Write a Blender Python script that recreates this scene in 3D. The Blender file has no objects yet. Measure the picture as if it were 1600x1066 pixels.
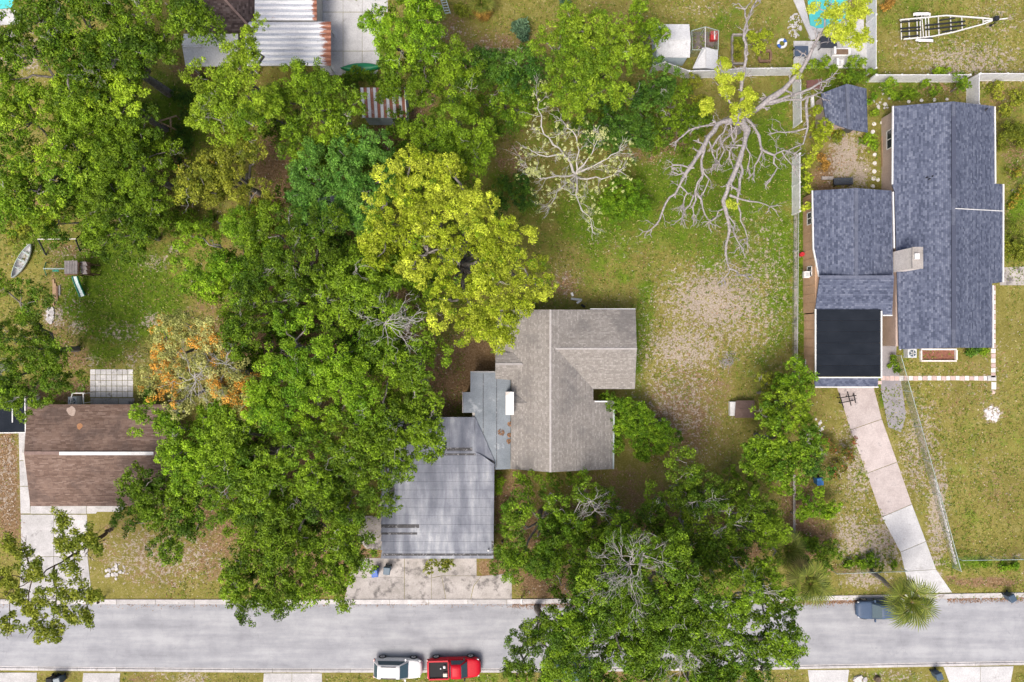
import bpy, math, random, zlib
import numpy as np
from mathutils import Vector, Matrix

# ---------------------------------------------------------------- camera, sky, sun, exposure
S = bpy.context.scene
COL = S.collection
CAM_H = 65.0                      # drone height above the lots, metres
GROUND_W = 97.0                   # metres of ground across the frame
K = GROUND_W / 1600.0
cam_d = bpy.data.cameras.new("camera"); cam = bpy.data.objects.new("camera", cam_d); COL.objects.link(cam)
cam.location = (0, 0, CAM_H); cam.rotation_euler = (0, 0, 0)
cam_d.sensor_width = 36.0; cam_d.lens = 36.0 * CAM_H / GROUND_W
cam_d.clip_start = 0.5; cam_d.clip_end = 2000
S.camera = cam
S.render.resolution_x = 1024; S.render.resolution_y = 682
SUN_EL, SUN_AZ = 60.0, 212.0      # degrees; azimuth clockwise from +Y: light falls from the lower edge of the plan
wd = bpy.data.worlds.new("World"); S.world = wd; wd.use_nodes = True
nt = wd.node_tree; bg = nt.nodes["Background"]
sky = nt.nodes.new("ShaderNodeTexSky"); sky.sky_type = 'NISHITA'; sky.sun_disc = False
sky.sun_elevation = math.radians(SUN_EL); sky.sun_rotation = math.radians(SUN_AZ)
sky.air_density = 0.75; sky.dust_density = 6.0; sky.ozone_density = 0.3
nt.links.new(sky.outputs[0], bg.inputs[0]); bg.inputs[1].default_value = 0.14
sd = bpy.data.lights.new("sun", 'SUN'); sd.energy = 1.6; sd.angle = math.radians(22); sd.color = (1.0, 0.95, 0.88)
sun = bpy.data.objects.new("sun", sd); COL.objects.link(sun)
az = math.radians(SUN_AZ); el = math.radians(SUN_EL)
sv = Vector((math.sin(az) * math.cos(el), math.cos(az) * math.cos(el), math.sin(el)))
sun.rotation_euler = sv.to_track_quat('Z', 'Y').to_euler(); sun.location = sv * 90
S.view_settings.view_transform = 'Standard'; S.view_settings.look = 'None'
S.view_settings.exposure = 0.49; S.view_settings.gamma = 1.0
S.render.engine = 'CYCLES'

rng = np.random.default_rng(7); random.seed(7)
PI = math.pi

# ---------------------------------------------------------------- helpers
def P(px, py, h=0.0):
    """point of the place at height h, from plan coordinates measured at ground scale"""
    s = (CAM_H - h) / CAM_H
    return ((px - 800) * K * s, -(py - 533) * K * s, h)

def PP(px, py, pl):
    """point on the plane z = a + b x + c y"""
    a, b, c = pl
    u = (px - 800) * K / CAM_H; v = -(py - 533) * K / CAM_H
    z = (a + (b * u + c * v) * CAM_H) / (1 + b * u + c * v)
    return (u * (CAM_H - z), v * (CAM_H - z), z)

def plane3(p, q, r):
    p, q, r = map(Vector, (p, q, r)); n = (q - p).cross(r - p)
    b = -n.x / n.z; c = -n.y / n.z
    return (p.z - b * p.x - c * p.y, b, c)

class MB:
    def __init__(s): s.v = []; s.f = []
    def add(s, vs, fs):
        o = len(s.v); s.v += [tuple(x) for x in vs]; s.f += [tuple(i + o for i in f) for f in fs]; return s
    def box(s, x0, y0, z0, x1, y1, z1):
        if x0 > x1: x0, x1 = x1, x0
        if y0 > y1: y0, y1 = y1, y0
        return s.add([(x0,y0,z0),(x1,y0,z0),(x1,y1,z0),(x0,y1,z0),(x0,y0,z1),(x1,y0,z1),(x1,y1,z1),(x0,y1,z1)],
                     [(3,2,1,0),(4,5,6,7),(0,1,5,4),(1,2,6,5),(2,3,7,6),(3,0,4,7)])
    def prism(s, top, th=None, zb=None):
        """closed solid below a polygon: thickness th, or down to height zb"""
        top = [tuple(p) for p in top]
        a = sum(top[i][0]*top[(i+1)%len(top)][1] - top[(i+1)%len(top)][0]*top[i][1] for i in range(len(top)))
        if a < 0: top = top[::-1]
        n = len(top)
        bot = [(p[0], p[1], p[2] - th if zb is None else zb) for p in top]
        fs = [tuple(range(n)), tuple(range(2*n-1, n-1, -1))] + [(i, n+i, n+(i+1)%n, (i+1)%n) for i in range(n)]
        return s.add(top + bot, fs)
    def cyl(s, p, q, r0, r1=None, n=8, cap=True):
        r1 = r0 if r1 is None else r1
        p, q = Vector(p), Vector(q); d = (q - p).normalized()
        u = d.orthogonal().normalized(); w = d.cross(u)
        vs = []
        for c, r in ((p, r0), (q, r1)):
            for i in range(n):
                a = 2*PI*i/n; vs.append(c + u*(r*math.cos(a)) + w*(r*math.sin(a)))
        fs = [(i, (i+1)%n, n+(i+1)%n, n+i) for i in range(n)]
        if cap: fs += [tuple(range(n-1,-1,-1)), tuple(range(n, 2*n))]
        return s.add(vs, fs)
    def bar(s, p, q, w, h=None):
        """rectangular bar from p to q"""
        h = w if h is None else h
        p, q = Vector(p), Vector(q); d = (q - p).normalized()
        up = Vector((0,0,1)) if abs(d.z) < .95 else Vector((0,1,0))
        u = d.cross(up).normalized()*(w/2); t = u.cross(d).normalized()*(h/2)
        vs = [p-u-t, p+u-t, p+u+t, p-u+t, q-u-t, q+u-t, q+u+t, q-u+t]
        return s.add(vs, [(0,3,2,1),(4,5,6,7),(0,1,5,4),(1,2,6,5),(2,3,7,6),(3,0,4,7)][::1])
    def lathe(s, prof, c=(0,0,0), n=16):
        vs = []; fs = []
        for r, z in prof:
            for i in range(n):
                a = 2*PI*i/n; vs.append((c[0]+r*math.cos(a), c[1]+r*math.sin(a), c[2]+z))
        m = len(prof)
        for j in range(m-1):
            for i in range(n):
                fs.append((j*n+i, j*n+(i+1)%n, (j+1)*n+(i+1)%n, (j+1)*n+i))
        fs.append(tuple(range(n-1,-1,-1))); fs.append(tuple((m-1)*n+i for i in range(n)))
        return s.add(vs, fs)

ORI = {}      # object name -> origin of the thing's frame
def mesh_from(name, v, f):
    me = bpy.data.meshes.new(name); me.from_pydata(v, [], f); return me

def roof_uv(me):
    """metres along the eave / up the slope"""
    uv = me.uv_layers.new(name="UVMap")
    for p in me.polygons:
        n = p.normal
        u = Vector((0,0,1)).cross(n)
        if u.length < 1e-3: u = Vector((1,0,0))
        u.normalize(); v = n.cross(u)
        for li in p.loop_indices:
            co = me.vertices[me.loops[li].vertex_index].co
            uv.data[li].uv = (co.dot(u), co.dot(v))

def tag(o, label=None, cat=None, group=None, kind=None):
    if label: o["label"] = label
    if cat: o["category"] = cat
    if group: o["group"] = group
    if kind: o["kind"] = kind
    return o

def thing(name, label, cat, loc, group=None):
    o = bpy.data.objects.new(name, None); COL.objects.link(o); o.location = loc; o.empty_display_size = .3
    ORI[o.name] = Vector(loc); return tag(o, label, cat, group)

def setting(name, loc=(0,0,0)):
    o = bpy.data.objects.new(name, None); COL.objects.link(o); o.location = loc
    ORI[o.name] = Vector(loc); o["kind"] = "structure"; return o

def obj(name, mb, mat, parent=None, uv=False, smooth=False, bevel=0, label=None, origin=None):
    v = mb.v
    if parent is not None: org = ORI[parent.name]
    else:
        a = np.array(v); org = Vector(((a[:,0].min()+a[:,0].max())/2, (a[:,1].min()+a[:,1].max())/2, a[:,2].min()))
        if origin is not None: org = Vector(origin)
    v = [(x-org.x, y-org.y, z-org.z) for x, y, z in v]
    me = mesh_from(name, v, mb.f)
    if uv: roof_uv(me)
    if smooth: me.polygons.foreach_set("use_smooth", [True]*len(me.polygons))
    me.materials.append(mat)
    o = bpy.data.objects.new(name, me); COL.objects.link(o)
    if parent is not None: o.parent = parent
    else: o.location = org
    ORI[o.name] = org
    if bevel:
        b = o.modifiers.new("bevel", 'BEVEL'); b.width = bevel; b.segments = 2; b.limit_method = 'ANGLE'
    if label: o["label"] = label
    return o

def kids(o): return [c for c in bpy.data.objects if c.parent == o]
def copy_tree(o, loc, rz=0.0, label=None, scale=None):
    r = o.copy(); COL.objects.link(r); r.location = loc; r.rotation_euler = (0, 0, rz)
    if scale: r.scale = (scale,)*3
    if label: r["label"] = label
    for c in kids(o):
        d = c.copy(); COL.objects.link(d); d.parent = r
        for g in kids(c):
            e = g.copy(); COL.objects.link(e); e.parent = d
    return r

# ---------------------------------------------------------------- materials
def new_mat(name):
    m = bpy.data.materials.new(name); m.use_nodes = True
    n = m.node_tree.nodes; b = n["Principled BSDF"]; return m, m.node_tree, n, m.node_tree.links, b
def N(nt, t, **kw):
    n = nt.nodes.new(t)
    for k, v in kw.items():
        if k.startswith("_"): n.inputs[int(k[1:])].default_value = v
        else: setattr(n, k, v)
    return n
def pos_noise(nt, scale, detail=4, rough=.6, src=None):
    n = N(nt, "ShaderNodeTexNoise"); n.inputs["Scale"].default_value = scale; n.inputs["Detail"].default_value = detail
    n.inputs["Roughness"].default_value = rough
    if src is None: src = N(nt, "ShaderNodeNewGeometry").outputs["Position"]
    nt.links.new(src, n.inputs["Vector"]); return n.outputs["Fac"]
def ramp(nt, fac, stops):
    r = N(nt, "ShaderNodeValToRGB"); e = r.color_ramp.elements
    while len(e) < len(stops): e.new(.5)
    for i, (p, c) in enumerate(stops):
        e[i].position = p; e[i].color = (*c, 1) if len(c) == 3 else c
    nt.links.new(fac, r.inputs[0]); return r.outputs["Color"]
def mix(nt, fac, a, b, mode='MIX'):
    m = N(nt, "ShaderNodeMix", data_type='RGBA', blend_type=mode)
    for s, v in ((m.inputs[0], fac), (m.inputs[6], a), (m.inputs[7], b)):
        if hasattr(v, "is_linked") or isinstance(v, bpy.types.NodeSocket): nt.links.new(v, s)
        elif isinstance(v, (int, float)): s.default_value = v
        else: s.default_value = (*v, 1) if len(v) == 3 else v
    return m.outputs[2]
def math_n(nt, op, a, b=None, c=None, clamp=False):
    m = N(nt, "ShaderNodeMath", operation=op); m.use_clamp = clamp
    for i, v in enumerate((a, b, c)):
        if v is None: continue
        if isinstance(v, (int, float)): m.inputs[i].default_value = v
        else: nt.links.new(v, m.inputs[i])
    return m.outputs[0]
def smooth_step(nt, v, lo, hi):
    m = N(nt, "ShaderNodeMapRange", interpolation_type='SMOOTHSTEP'); m.inputs[1].default_value = lo; m.inputs[2].default_value = hi
    nt.links.new(v, m.inputs[0]); return m.outputs[0]
def bump(nt, b, h, strength=.4, dist=.02):
    n = N(nt, "ShaderNodeBump"); n.inputs["Strength"].default_value = strength; n.inputs["Distance"].default_value = dist
    nt.links.new(h, n.inputs["Height"]); nt.links.new(n.outputs[0], b.inputs["Normal"])

def worn(name, c1, c2, scale=1.5, fine=14.0, rough=.85, bumps=.25, spots=None, metal=0.0, rnd=.12, spec=.3, spot_lo=.58, spot_hi=.7, spot_scale=.9):
    """two-tone worn surface with fine grain and optional stains; each object a touch lighter or darker"""
    m, nt, n, L, b = new_mat(name)
    a = pos_noise(nt, scale, 6); f = pos_noise(nt, fine, 3, .7)
    col = ramp(nt, a, [(.3, c1), (.7, c2)])
    g = ramp(nt, f, [(.25, (.78,)*3), (.75, (1.18,)*3)])
    col = mix(nt, 1.0, col, g, 'MULTIPLY')
    if spots:
        sp = smooth_step(nt, pos_noise(nt, spot_scale, 7, .65), spot_lo, spot_hi)
        col = mix(nt, sp, col, spots)
    oi = N(nt, "ShaderNodeObjectInfo")
    v = math_n(nt, 'MULTIPLY_ADD', oi.outputs["Random"], 2*rnd, 1-rnd)
    hsv = N(nt, "ShaderNodeHueSaturation"); L.new(col, hsv.inputs["Color"]); L.new(v, hsv.inputs["Value"])
    L.new(hsv.outputs[0], b.inputs["Base Color"])
    b.inputs["Roughness"].default_value = rough; b.inputs["Metallic"].default_value = metal
    b.inputs["Specular IOR Level"].default_value = spec
    if bumps: bump(nt, b, f, bumps, .02)
    return m

def shingle(name, cols, w=.30, h=.16, stain=None, contrast=1.0, warm=None):
    """asphalt shingles: every tab its own tone, courses with a shadow line"""
    m, nt, n, L, b = new_mat(name)
    uv = N(nt, "ShaderNodeUVMap").outputs[0]
    sx = N(nt, "ShaderNodeSeparateXYZ"); L.new(uv, sx.inputs[0])
    rv = math_n(nt, 'DIVIDE', sx.outputs[1], h); row = math_n(nt, 'FLOOR', rv)
    wn0 = N(nt, "ShaderNodeTexWhiteNoise", noise_dimensions='1D'); L.new(row, wn0.inputs["W"])
    cu = math_n(nt, 'ADD', math_n(nt, 'DIVIDE', sx.outputs[0], w), math_n(nt, 'MULTIPLY', wn0.outputs["Value"], 7.3))
    cell = math_n(nt, 'FLOOR', cu)
    cx = N(nt, "ShaderNodeCombineXYZ"); L.new(cell, cx.inputs[0]); L.new(row, cx.inputs[1])
    wn = N(nt, "ShaderNodeTexWhiteNoise", noise_dimensions='3D'); L.new(cx.outputs[0], wn.inputs["Vector"])
    k = len(cols)
    tone = math_n(nt, 'ADD', math_n(nt, 'MULTIPLY', wn.outputs["Value"], .72), math_n(nt, 'MULTIPLY', wn0.outputs["Value"], .28))
    col = ramp(nt, tone, [((i+.5)/k, c) for i, c in enumerate(cols)])
    fr = math_n(nt, 'FRACT', rv); fc = math_n(nt, 'FRACT', cu)
    line = math_n(nt, 'MAXIMUM', math_n(nt, 'LESS_THAN', fr, .14), math_n(nt, 'LESS_THAN', fc, .07))
    col = mix(nt, math_n(nt, 'MULTIPLY', line, .35), col, (.03,.03,.035))
    if stain:
        sp = smooth_step(nt, pos_noise(nt, .33, 7, .62), .47, .68)
        col = mix(nt, math_n(nt, 'MULTIPLY', sp, .6), col, stain)
    if warm:
        sp = smooth_step(nt, pos_noise(nt, .5, 6, .6), .5, .7)
        col = mix(nt, math_n(nt, 'MULTIPLY', sp, .5), col, warm)
    g = ramp(nt, pos_noise(nt, 9, 4, .7), [(.25, (.85,)*3), (.75, (1.12,)*3)])
    col = mix(nt, 1.0, col, g, 'MULTIPLY')
    L.new(col, b.inputs["Base Color"]); b.inputs["Roughness"].default_value = .92; b.inputs["Specular IOR Level"].default_value = .2
    bump(nt, b, math_n(nt, 'ADD', fr, math_n(nt, 'MULTIPLY', wn.outputs["Value"], .6)), .5, .02)
    return m

def plain(name, col, rough=.5, metal=0.0, spec=.5, coat=0.0):
    m, nt, n, L, b = new_mat(name)
    f = pos_noise(nt, 8, 4)
    L.new(mix(nt, 1.0, col, ramp(nt, f, [(.3, (.9,)*3), (.7, (1.08,)*3)]), 'MULTIPLY'), b.inputs["Base Color"])
    b.inputs["Roughness"].default_value = rough; b.inputs["Metallic"].default_value = metal
    b.inputs["Specular IOR Level"].default_value = spec; b.inputs["Coat Weight"].default_value = coat
    return m

def leaf_mat(name, c_dark, c_light, accent=None, transl=.20):
    """leaf colours from a per-leaf attribute: x hue between two leaf colours, y value, z accent"""
    m, nt, n, L, b = new_mat(name)
    at = N(nt, "ShaderNodeAttribute", attribute_name="tint", attribute_type='GEOMETRY')
    sx = N(nt, "ShaderNodeSeparateXYZ"); L.new(at.outputs["Vector"], sx.inputs[0])
    col = mix(nt, sx.outputs[0], c_dark, c_light)
    if accent: col = mix(nt, sx.outputs[2], col, accent)
    hsv = N(nt, "ShaderNodeHueSaturation"); L.new(col, hsv.inputs["Color"]); L.new(math_n(nt, 'MULTIPLY', sx.outputs[1], 1.2), hsv.inputs["Value"])
    L.new(hsv.outputs[0], b.inputs["Base Color"]); b.inputs["Roughness"].default_value = .55; b.inputs["Specular IOR Level"].default_value = .25
    tr = N(nt, "ShaderNodeBsdfTranslucent"); L.new(hsv.outputs[0], tr.inputs[0])
    mx = N(nt, "ShaderNodeMixShader"); mx.inputs[0].default_value = transl
    L.new(b.outputs[0], mx.inputs[1]); L.new(tr.outputs[0], mx.inputs[2])
    L.new(mx.outputs[0], n["Material Output"].inputs[0]); return m

LEAF = {
 'green':  leaf_mat('leaf_green',  (.056,.120,.006), (.190,.300,.014)),
 'bright': leaf_mat('leaf_bright', (.085,.185,.008), (.235,.375,.016)),
 'lime':   leaf_mat('leaf_lime',   (.110,.205,.010), (.275,.390,.022)),
 'yellow': leaf_mat('leaf_yellow', (.245,.318,.012), (.500,.555,.055), (.14,.25,.01)),
 'olive':  leaf_mat('leaf_olive',  (.125,.165,.014), (.280,.300,.028), (.34,.22,.03)),
 'dark':   leaf_mat('leaf_dark',   (.028,.085,.010), (.095,.190,.018)),
 'blue':   leaf_mat('leaf_blue',   (.050,.150,.020), (.150,.300,.040)),
 'pale':   leaf_mat('leaf_pale',   (.26,.28,.07), (.46,.46,.16), (.58,.30,.045)),
 'sparse': leaf_mat('leaf_sparse', (.36,.41,.13), (.56,.58,.28)),
 'pine':   leaf_mat('leaf_pine',   (.105,.150,.010), (.280,.310,.03)),
 'palm':   leaf_mat('leaf_palm',   (.055,.090,.010), (.20,.23,.035), (.30,.23,.09)),
 'agave':  leaf_mat('leaf_agave',  (.06,.13,.07), (.13,.22,.12)),
 'red':    leaf_mat('leaf_red',    (.12,.16,.02), (.55,.07,.08)),
 'rust':   leaf_mat('leaf_rust',   (.24,.14,.03), (.46,.26,.05)),
 'grass':  leaf_mat('leaf_grass',  (.080,.145,.010), (.22,.26,.03), (.36,.31,.13)),
 'litter': leaf_mat('leaf_litter', (.13,.065,.028), (.36,.21,.12), (.45,.40,.34)),
}
BARK = worn('bark_grey', (.13,.11,.10), (.30,.28,.26), 4, 20)
BARK_PALE = worn('bark_pale', (.20,.18,.18), (.46,.43,.42), 6, 26)
BARK_TWIG = worn('bark_twig', (.34,.32,.30), (.54,.52,.49), 5, 22)
BARK_BROWN = worn('bark_brown', (.06,.045,.03), (.15,.11,.08), 4, 20)
# ---------------------------------------------------------------- foliage and limbs
def np_quads(name, V, mat, tint, parent=None, kind=None, label=None):
    """V (n,4,3) world coordinates, tint (n,3) one value per leaf"""
    n = len(V); k = V.shape[1]
    org = ORI[parent.name] if parent is not None else Vector((0,0,0))
    co = (V.reshape(-1,3) - np.array(org)).astype(np.float32)
    me = bpy.data.meshes.new(name)
    me.vertices.add(n*k); me.vertices.foreach_set("co", co.ravel())
    me.loops.add(n*k); me.loops.foreach_set("vertex_index", np.arange(n*k, dtype=np.int32))
    me.polygons.add(n); me.polygons.foreach_set("loop_start", np.arange(0, n*k, k, dtype=np.int32))
    a = me.attributes.new("tint", 'FLOAT_VECTOR', 'FACE'); a.data.foreach_set("vector", tint.astype(np.float32).ravel())
    me.update(calc_edges=True)
    me.materials.append(mat)
    o = bpy.data.objects.new(name, me); COL.objects.link(o)
    if parent is not None: o.parent = parent
    ORI[o.name] = org
    if kind: o["kind"] = kind
    if label: o["label"] = label
    return o

def unit(a): return a / np.maximum(np.linalg.norm(a, axis=-1, keepdims=True), 1e-6)

def leaves_at(C, Nrm, size, aspect=.5, jit=.3):
    """small pointed leaves centred at C facing Nrm"""
    n = len(C)
    t = unit(np.cross(Nrm, rng.normal(size=(n,3)))); b = np.cross(Nrm, t)
    L = (size * rng.uniform(1-jit, 1+jit, n))[:,None]; Wd = L*aspect
    return np.stack([C - t*L*.5 - b*Wd*.5, C + t*L*.5, C - t*L*.5 + b*Wd*.5], axis=1)

def clusters_to_leaves(cc, cr, per, size, aspect=.5, squash=.75, up=.35):
    """leaves on the shells of small clusters: cc (m,3) centres, cr (m,) radii"""
    m = len(cc)
    cnt = np.maximum((per/46*1.5*PI*cr**2/(.5*aspect*size*size)).astype(int), 6)
    idx = np.repeat(np.arange(m), cnt); n = len(idx)
    d = rng.normal(size=(n,3)); d[:,2] = np.abs(d[:,2])*.9 - .25; d = unit(d)
    rad = cr[idx] * rng.uniform(.45, 1.08, n)
    C = cc[idx] + d * rad[:,None] * np.array([1,1,squash])
    nr = unit(d*.55 + rng.normal(size=(n,3))*.5 + np.array([0,0,up]))
    return C, nr, idx, leaves_at(C, nr, size, aspect)

class Tubes:
    def __init__(s, sides=5): s.k = sides; s.v = []; s.f = []; s.n = 0
    def add(s, pts, rad):
        pts = np.asarray(pts, float); rad = np.asarray(rad, float); m = len(pts); k = s.k
        d = np.gradient(pts, axis=0); d = unit(d)
        ref = np.where(np.abs(d[:,2:3]) > .9, np.array([[1.,0,0]]), np.array([[0,0,1.]]))
        u = unit(np.cross(d, ref)); w = np.cross(d, u)
        a = np.arange(k)*2*PI/k
        ring = pts[:,None,:] + rad[:,None,None]*(np.cos(a)[None,:,None]*u[:,None,:] + np.sin(a)[None,:,None]*w[:,None,:])
        s.v.append(ring.reshape(-1,3))
        o = s.n
        for i in range(m-1):
            for j in range(k):
                s.f.append((o+i*k+j, o+i*k+(j+1)%k, o+(i+1)*k+(j+1)%k, o+(i+1)*k+j))
        s.f.append(tuple(o+(m-1)*k+j for j in range(k)))
        s.n += m*k
    def build(s, name, mat, parent):
        mb = MB(); mb.v = [tuple(x) for x in np.concatenate(s.v)]; mb.f = s.f
        return obj(name, mb, mat, parent, smooth=True)

def wander(p, q, n=5, j=.12):
    p, q = np.asarray(p, float), np.asarray(q, float); t = np.linspace(0,1,n)[:,None]
    L = np.linalg.norm(q-p); pts = p + (q-p)*t
    pts[1:-1] += rng.normal(size=(n-2,3))*L*j*.5
    return pts

def twig(tb, p, d, L, r, depth, spread=.7):
    """forking bare twig"""
    d = np.asarray(d, float); q = np.asarray(p) + d*L
    pts = wander(p, q, 4, .16); tb.add(pts, np.linspace(r, r*.55, 4))
    if depth <= 0: return
    for k in range(rng.integers(2, 4) if depth > 1 else 2):
        nd = unit(d + rng.normal(size=3)*spread*np.array([1,1,.6]))
        s = pts[rng.integers(1, 4)]
        twig(tb, s, nd, L*rng.uniform(.5,.8), r*.6, depth-1, spread)

def to_world(circles, h):
    out = []
    for c in circles:
        px, py, r = c[:3]; hh = h + (c[3] if len(c) > 3 else 0)
        s = (CAM_H - hh*.85)/CAM_H; rw = r*K*s*(1.16 if hh > 3.2 else 1.06)
        x, y, _ = P(px, py, hh*.85)
        out.append((x, y, hh, rw))
    return out

TOTAL = [0]
def tree(label, circles, h, pal, name='broadleaf_tree', cat='tree', base=None, dens=1.0, leaf=.165, gap=.0, lump=1.25,
         per=46, bark=None, branchy=.25, accent=0.0, tvar=.25, tmean=.5, twigs=(), group=None, thick=1.0, aspect=.62, limbs=True, flat=.62, seed=0):
    global rng
    rng = np.random.default_rng(zlib.crc32(label.encode()) % 100000 + seed)
    leaf = leaf*rng.uniform(.88,1.15); tmean = tmean + rng.normal(0,.09); vmul = rng.uniform(.84,1.10)
    W = to_world(circles, h)
    bx = np.mean([w[0] for w in W]); by = np.mean([w[1] for w in W])
    if base is not None: bx, by, _ = P(*base)
    root = thing(name, label, cat, (bx, by, 0), group)
    WA = np.array(W)
    lumps = []
    for (x, y, hh, rw) in W:
        lr = min(lump, rw*.62)
        n = max(3, int(dens*1.45*(rw/lr)**2))
        for i in range(n):
            a = rng.uniform(0, 2*PI); d = math.sqrt(rng.uniform(0,1))*max(rw-lr*.55, .05)
            lx, ly = x+math.cos(a)*d, y+math.sin(a)*d
            dome = rw*flat*math.sqrt(max(0, 1-(d/rw)**2))
            lz = hh - rw*flat + dome - lr*.45
            u_ = rng.uniform()
            if u_ < .30: lz -= rng.uniform(.5, 1.8)*lr
            elif u_ > .80: lz += rng.uniform(.15, .5)*lr
            # keep out of neighbours' insides
            dd = np.hypot(WA[:,0]-lx, WA[:,1]-ly)/WA[:,3]
            surf = WA[:,2] - WA[:,3]*flat + WA[:,3]*flat*np.sqrt(np.clip(1-dd**2,0,1)) - lr*.45
            if np.any((dd < .85) & (surf - lz > 1.9*lr)): continue
            if gap and rng.uniform() < gap: continue
            lumps.append((lx, ly, max(lz, lr*.3), lr*rng.uniform(.7,1.25)))
    if not lumps: lumps = [(W[0][0], W[0][1], h*.7, W[0][3]*.6)]
    LP = np.array(lumps)
    # small clusters over each lump
    m = np.full(len(LP), 17)
    li = np.repeat(np.arange(len(LP)), m); n = len(li)
    d = rng.normal(size=(n,3)); d[:,2] = np.abs(d[:,2])*.95 - .18; d = unit(d)
    lr = LP[li,3]
    cc = LP[li,:3] + d*(lr*rng.uniform(.62,1.06,n))[:,None]*np.array([1,1,.72])
    cc[:,2] = np.maximum(cc[:,2], .12)
    cr = np.clip(lr*rng.uniform(.17,.36,n), .10, .5)
    C, nr, ci, Q = clusters_to_leaves(cc, cr, per, leaf, aspect)
    Q[:,:,2] = np.maximum(Q[:,:,2], .02)
    lt = np.clip(rng.normal(tmean, tvar*1.15, len(LP)), 0, 1)
    t = np.empty((len(C),3))
    t[:,0] = np.clip(lt[li][ci] + rng.normal(0,.14,n)[ci] + rng.normal(0,.16,len(C)), 0, 1)
    t[:,1] = np.clip(vmul*rng.normal(1.0,.2,n)[ci] * rng.normal(1,.20,len(C)), .4, 1.7)
    la = np.where(rng.uniform(size=len(LP)) < .45, accent*1.9, accent*.25)
    ca_ = (rng.uniform(size=n) < la[li]).astype(float)
    t[:,2] = np.clip(ca_[ci]*(rng.uniform(size=len(C)) < .8) , 0, 1)
    np_quads('crown', Q, LEAF[pal], t, root)
    TOTAL[0] += len(Q)
    # trunk and limbs
    tb = Tubes(6); th = max(h*.38, .3); r0 = (.018*h + .02*math.sqrt(len(W)*W[0][3]))*thick
    cx, cy = np.average(LP[:,0]), np.average(LP[:,1])
    top = np.array([bx + (cx-bx)*.5, by + (cy-by)*.5, th])
    tb.add(wander((bx,by,-.05), top, 5, .05), np.linspace(r0*1.35, r0*.9, 5))
    if limbs:
        forks = []
        for (x,y,hh,rw) in W:
            q = np.array([x, y, max(hh - rw*flat*.8, th*1.05)])
            pts = wander(top, q, 6, .10); tb.add(pts, np.linspace(r0*.7, r0*.3, 6)); forks.append((pts, rw))
        F = np.concatenate([f[0] for f in forks])
        pick = rng.permutation(len(LP))[:int(min(len(LP), 14+len(LP)*.35))]
        for i in pick:
            q = LP[i,:3] + np.array([0,0,LP[i,3]*.2]); cand = F[F[:,2] < q[2]+.3]
            if not len(cand): continue
            s = cand[np.argmin(np.linalg.norm(cand-q, axis=1))]
            tb.add(wander(s, q, 5, .16), np.linspace(r0*.3, r0*.09, 5))
    tb.build('trunk', bark or BARK, root)
    # bare twigs that stand out of the foliage
    nb = int(branchy*.5*len(LP))
    for i in rng.permutation(len(LP))[:nb]:
        tw = Tubes(4); p = LP[i,:3]
        for k in range(2):
            dd = unit(np.array([rng.normal(0,.8), rng.normal(0,.8), .75]))
            twig(tw, p, dd, LP[i,3]*rng.uniform(.55,.85), .026, 2, .7)
        tw.build('dead_branch', BARK_TWIG, root)
    for (px, py, hh, L, cnt) in twigs:
        tw = Tubes(4); p = np.array(P(px, py, hh))
        for k in range(cnt):
            dd = unit(np.array([rng.normal(), rng.normal(), .15+abs(rng.normal()*.12)]))
            twig(tw, p - np.array([0,0,.4]), dd, L*rng.uniform(.22,.46), .034, 3, .5)
        tw.add(wander(top, p - np.array([0,0,.4]), 7, .16), np.linspace(min(r0*.3,.12), .045, 7))
        tw.build('dead_branch', BARK_TWIG, root)
    return root

def bush(label, circles, h, pal, **kw):
    kw.setdefault('leaf', .125); kw.setdefault('lump', .55); kw.setdefault('per', 46); kw.setdefault('branchy', 0)
    kw.setdefault('limbs', False); kw.setdefault('cat', 'shrub'); kw.setdefault('name', 'garden_shrub')
    return tree(label, circles, h, pal, **kw)

# ---- palms
def fan_blade(R=1.0, seg=22, arc=250, droop=.30, petiole=.95):
    """one costapalmate frond: petiole plus a fan of narrow folded segments, along +X"""
    Q = []; T = []
    for i in range(seg):
        a = math.radians(-arc/2 + arc*i/(seg-1)); L = R*(.62+.38*math.cos(a/2))*random.uniform(.9,1.08)
        dx, dy = math.cos(a), math.sin(a); w = .042*R
        p0 = np.array([petiole,0,0.]); pm = p0 + np.array([dx*L*.55, dy*L*.55, .05*R]); pe = p0 + np.array([dx*L, dy*L, -droop*L*(.5+.5*random.random())])
        s = np.array([-dy,dx,0])*w
        Q += [[p0, pm+s*.9, pe, pm-s*.9]]; T.append((random.uniform(.0,1.0), random.uniform(.55,1.35), 0.0))
    # petiole
    s = np.array([0,.035,0]); e = np.array([petiole+.3*R,0,.02]); Q.append([np.zeros(3)-s, e-s*.4, e+s*.4, np.zeros(3)+s]); T.append((1,1.1,1))
    return np.array(Q), np.array(T)

FROND_ME = {}
def frond_mesh(kind):
    if kind in FROND_ME: return FROND_ME[kind]
    Q, T = fan_blade(1.15 if kind != 'dead' else 1.0, 24, petiole=.3 if kind == 'young' else .95, droop=.12 if kind == 'young' else .30)
    if kind == 'dead': T[:,2] = 1; T[:,1] = .9
    o = np_quads('frond', Q, LEAF['palm'] if kind != 'orange' else LEAF['rust'], T)
    me = o.data; bpy.data.objects.remove(o); FROND_ME[kind] = me; return me

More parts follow.
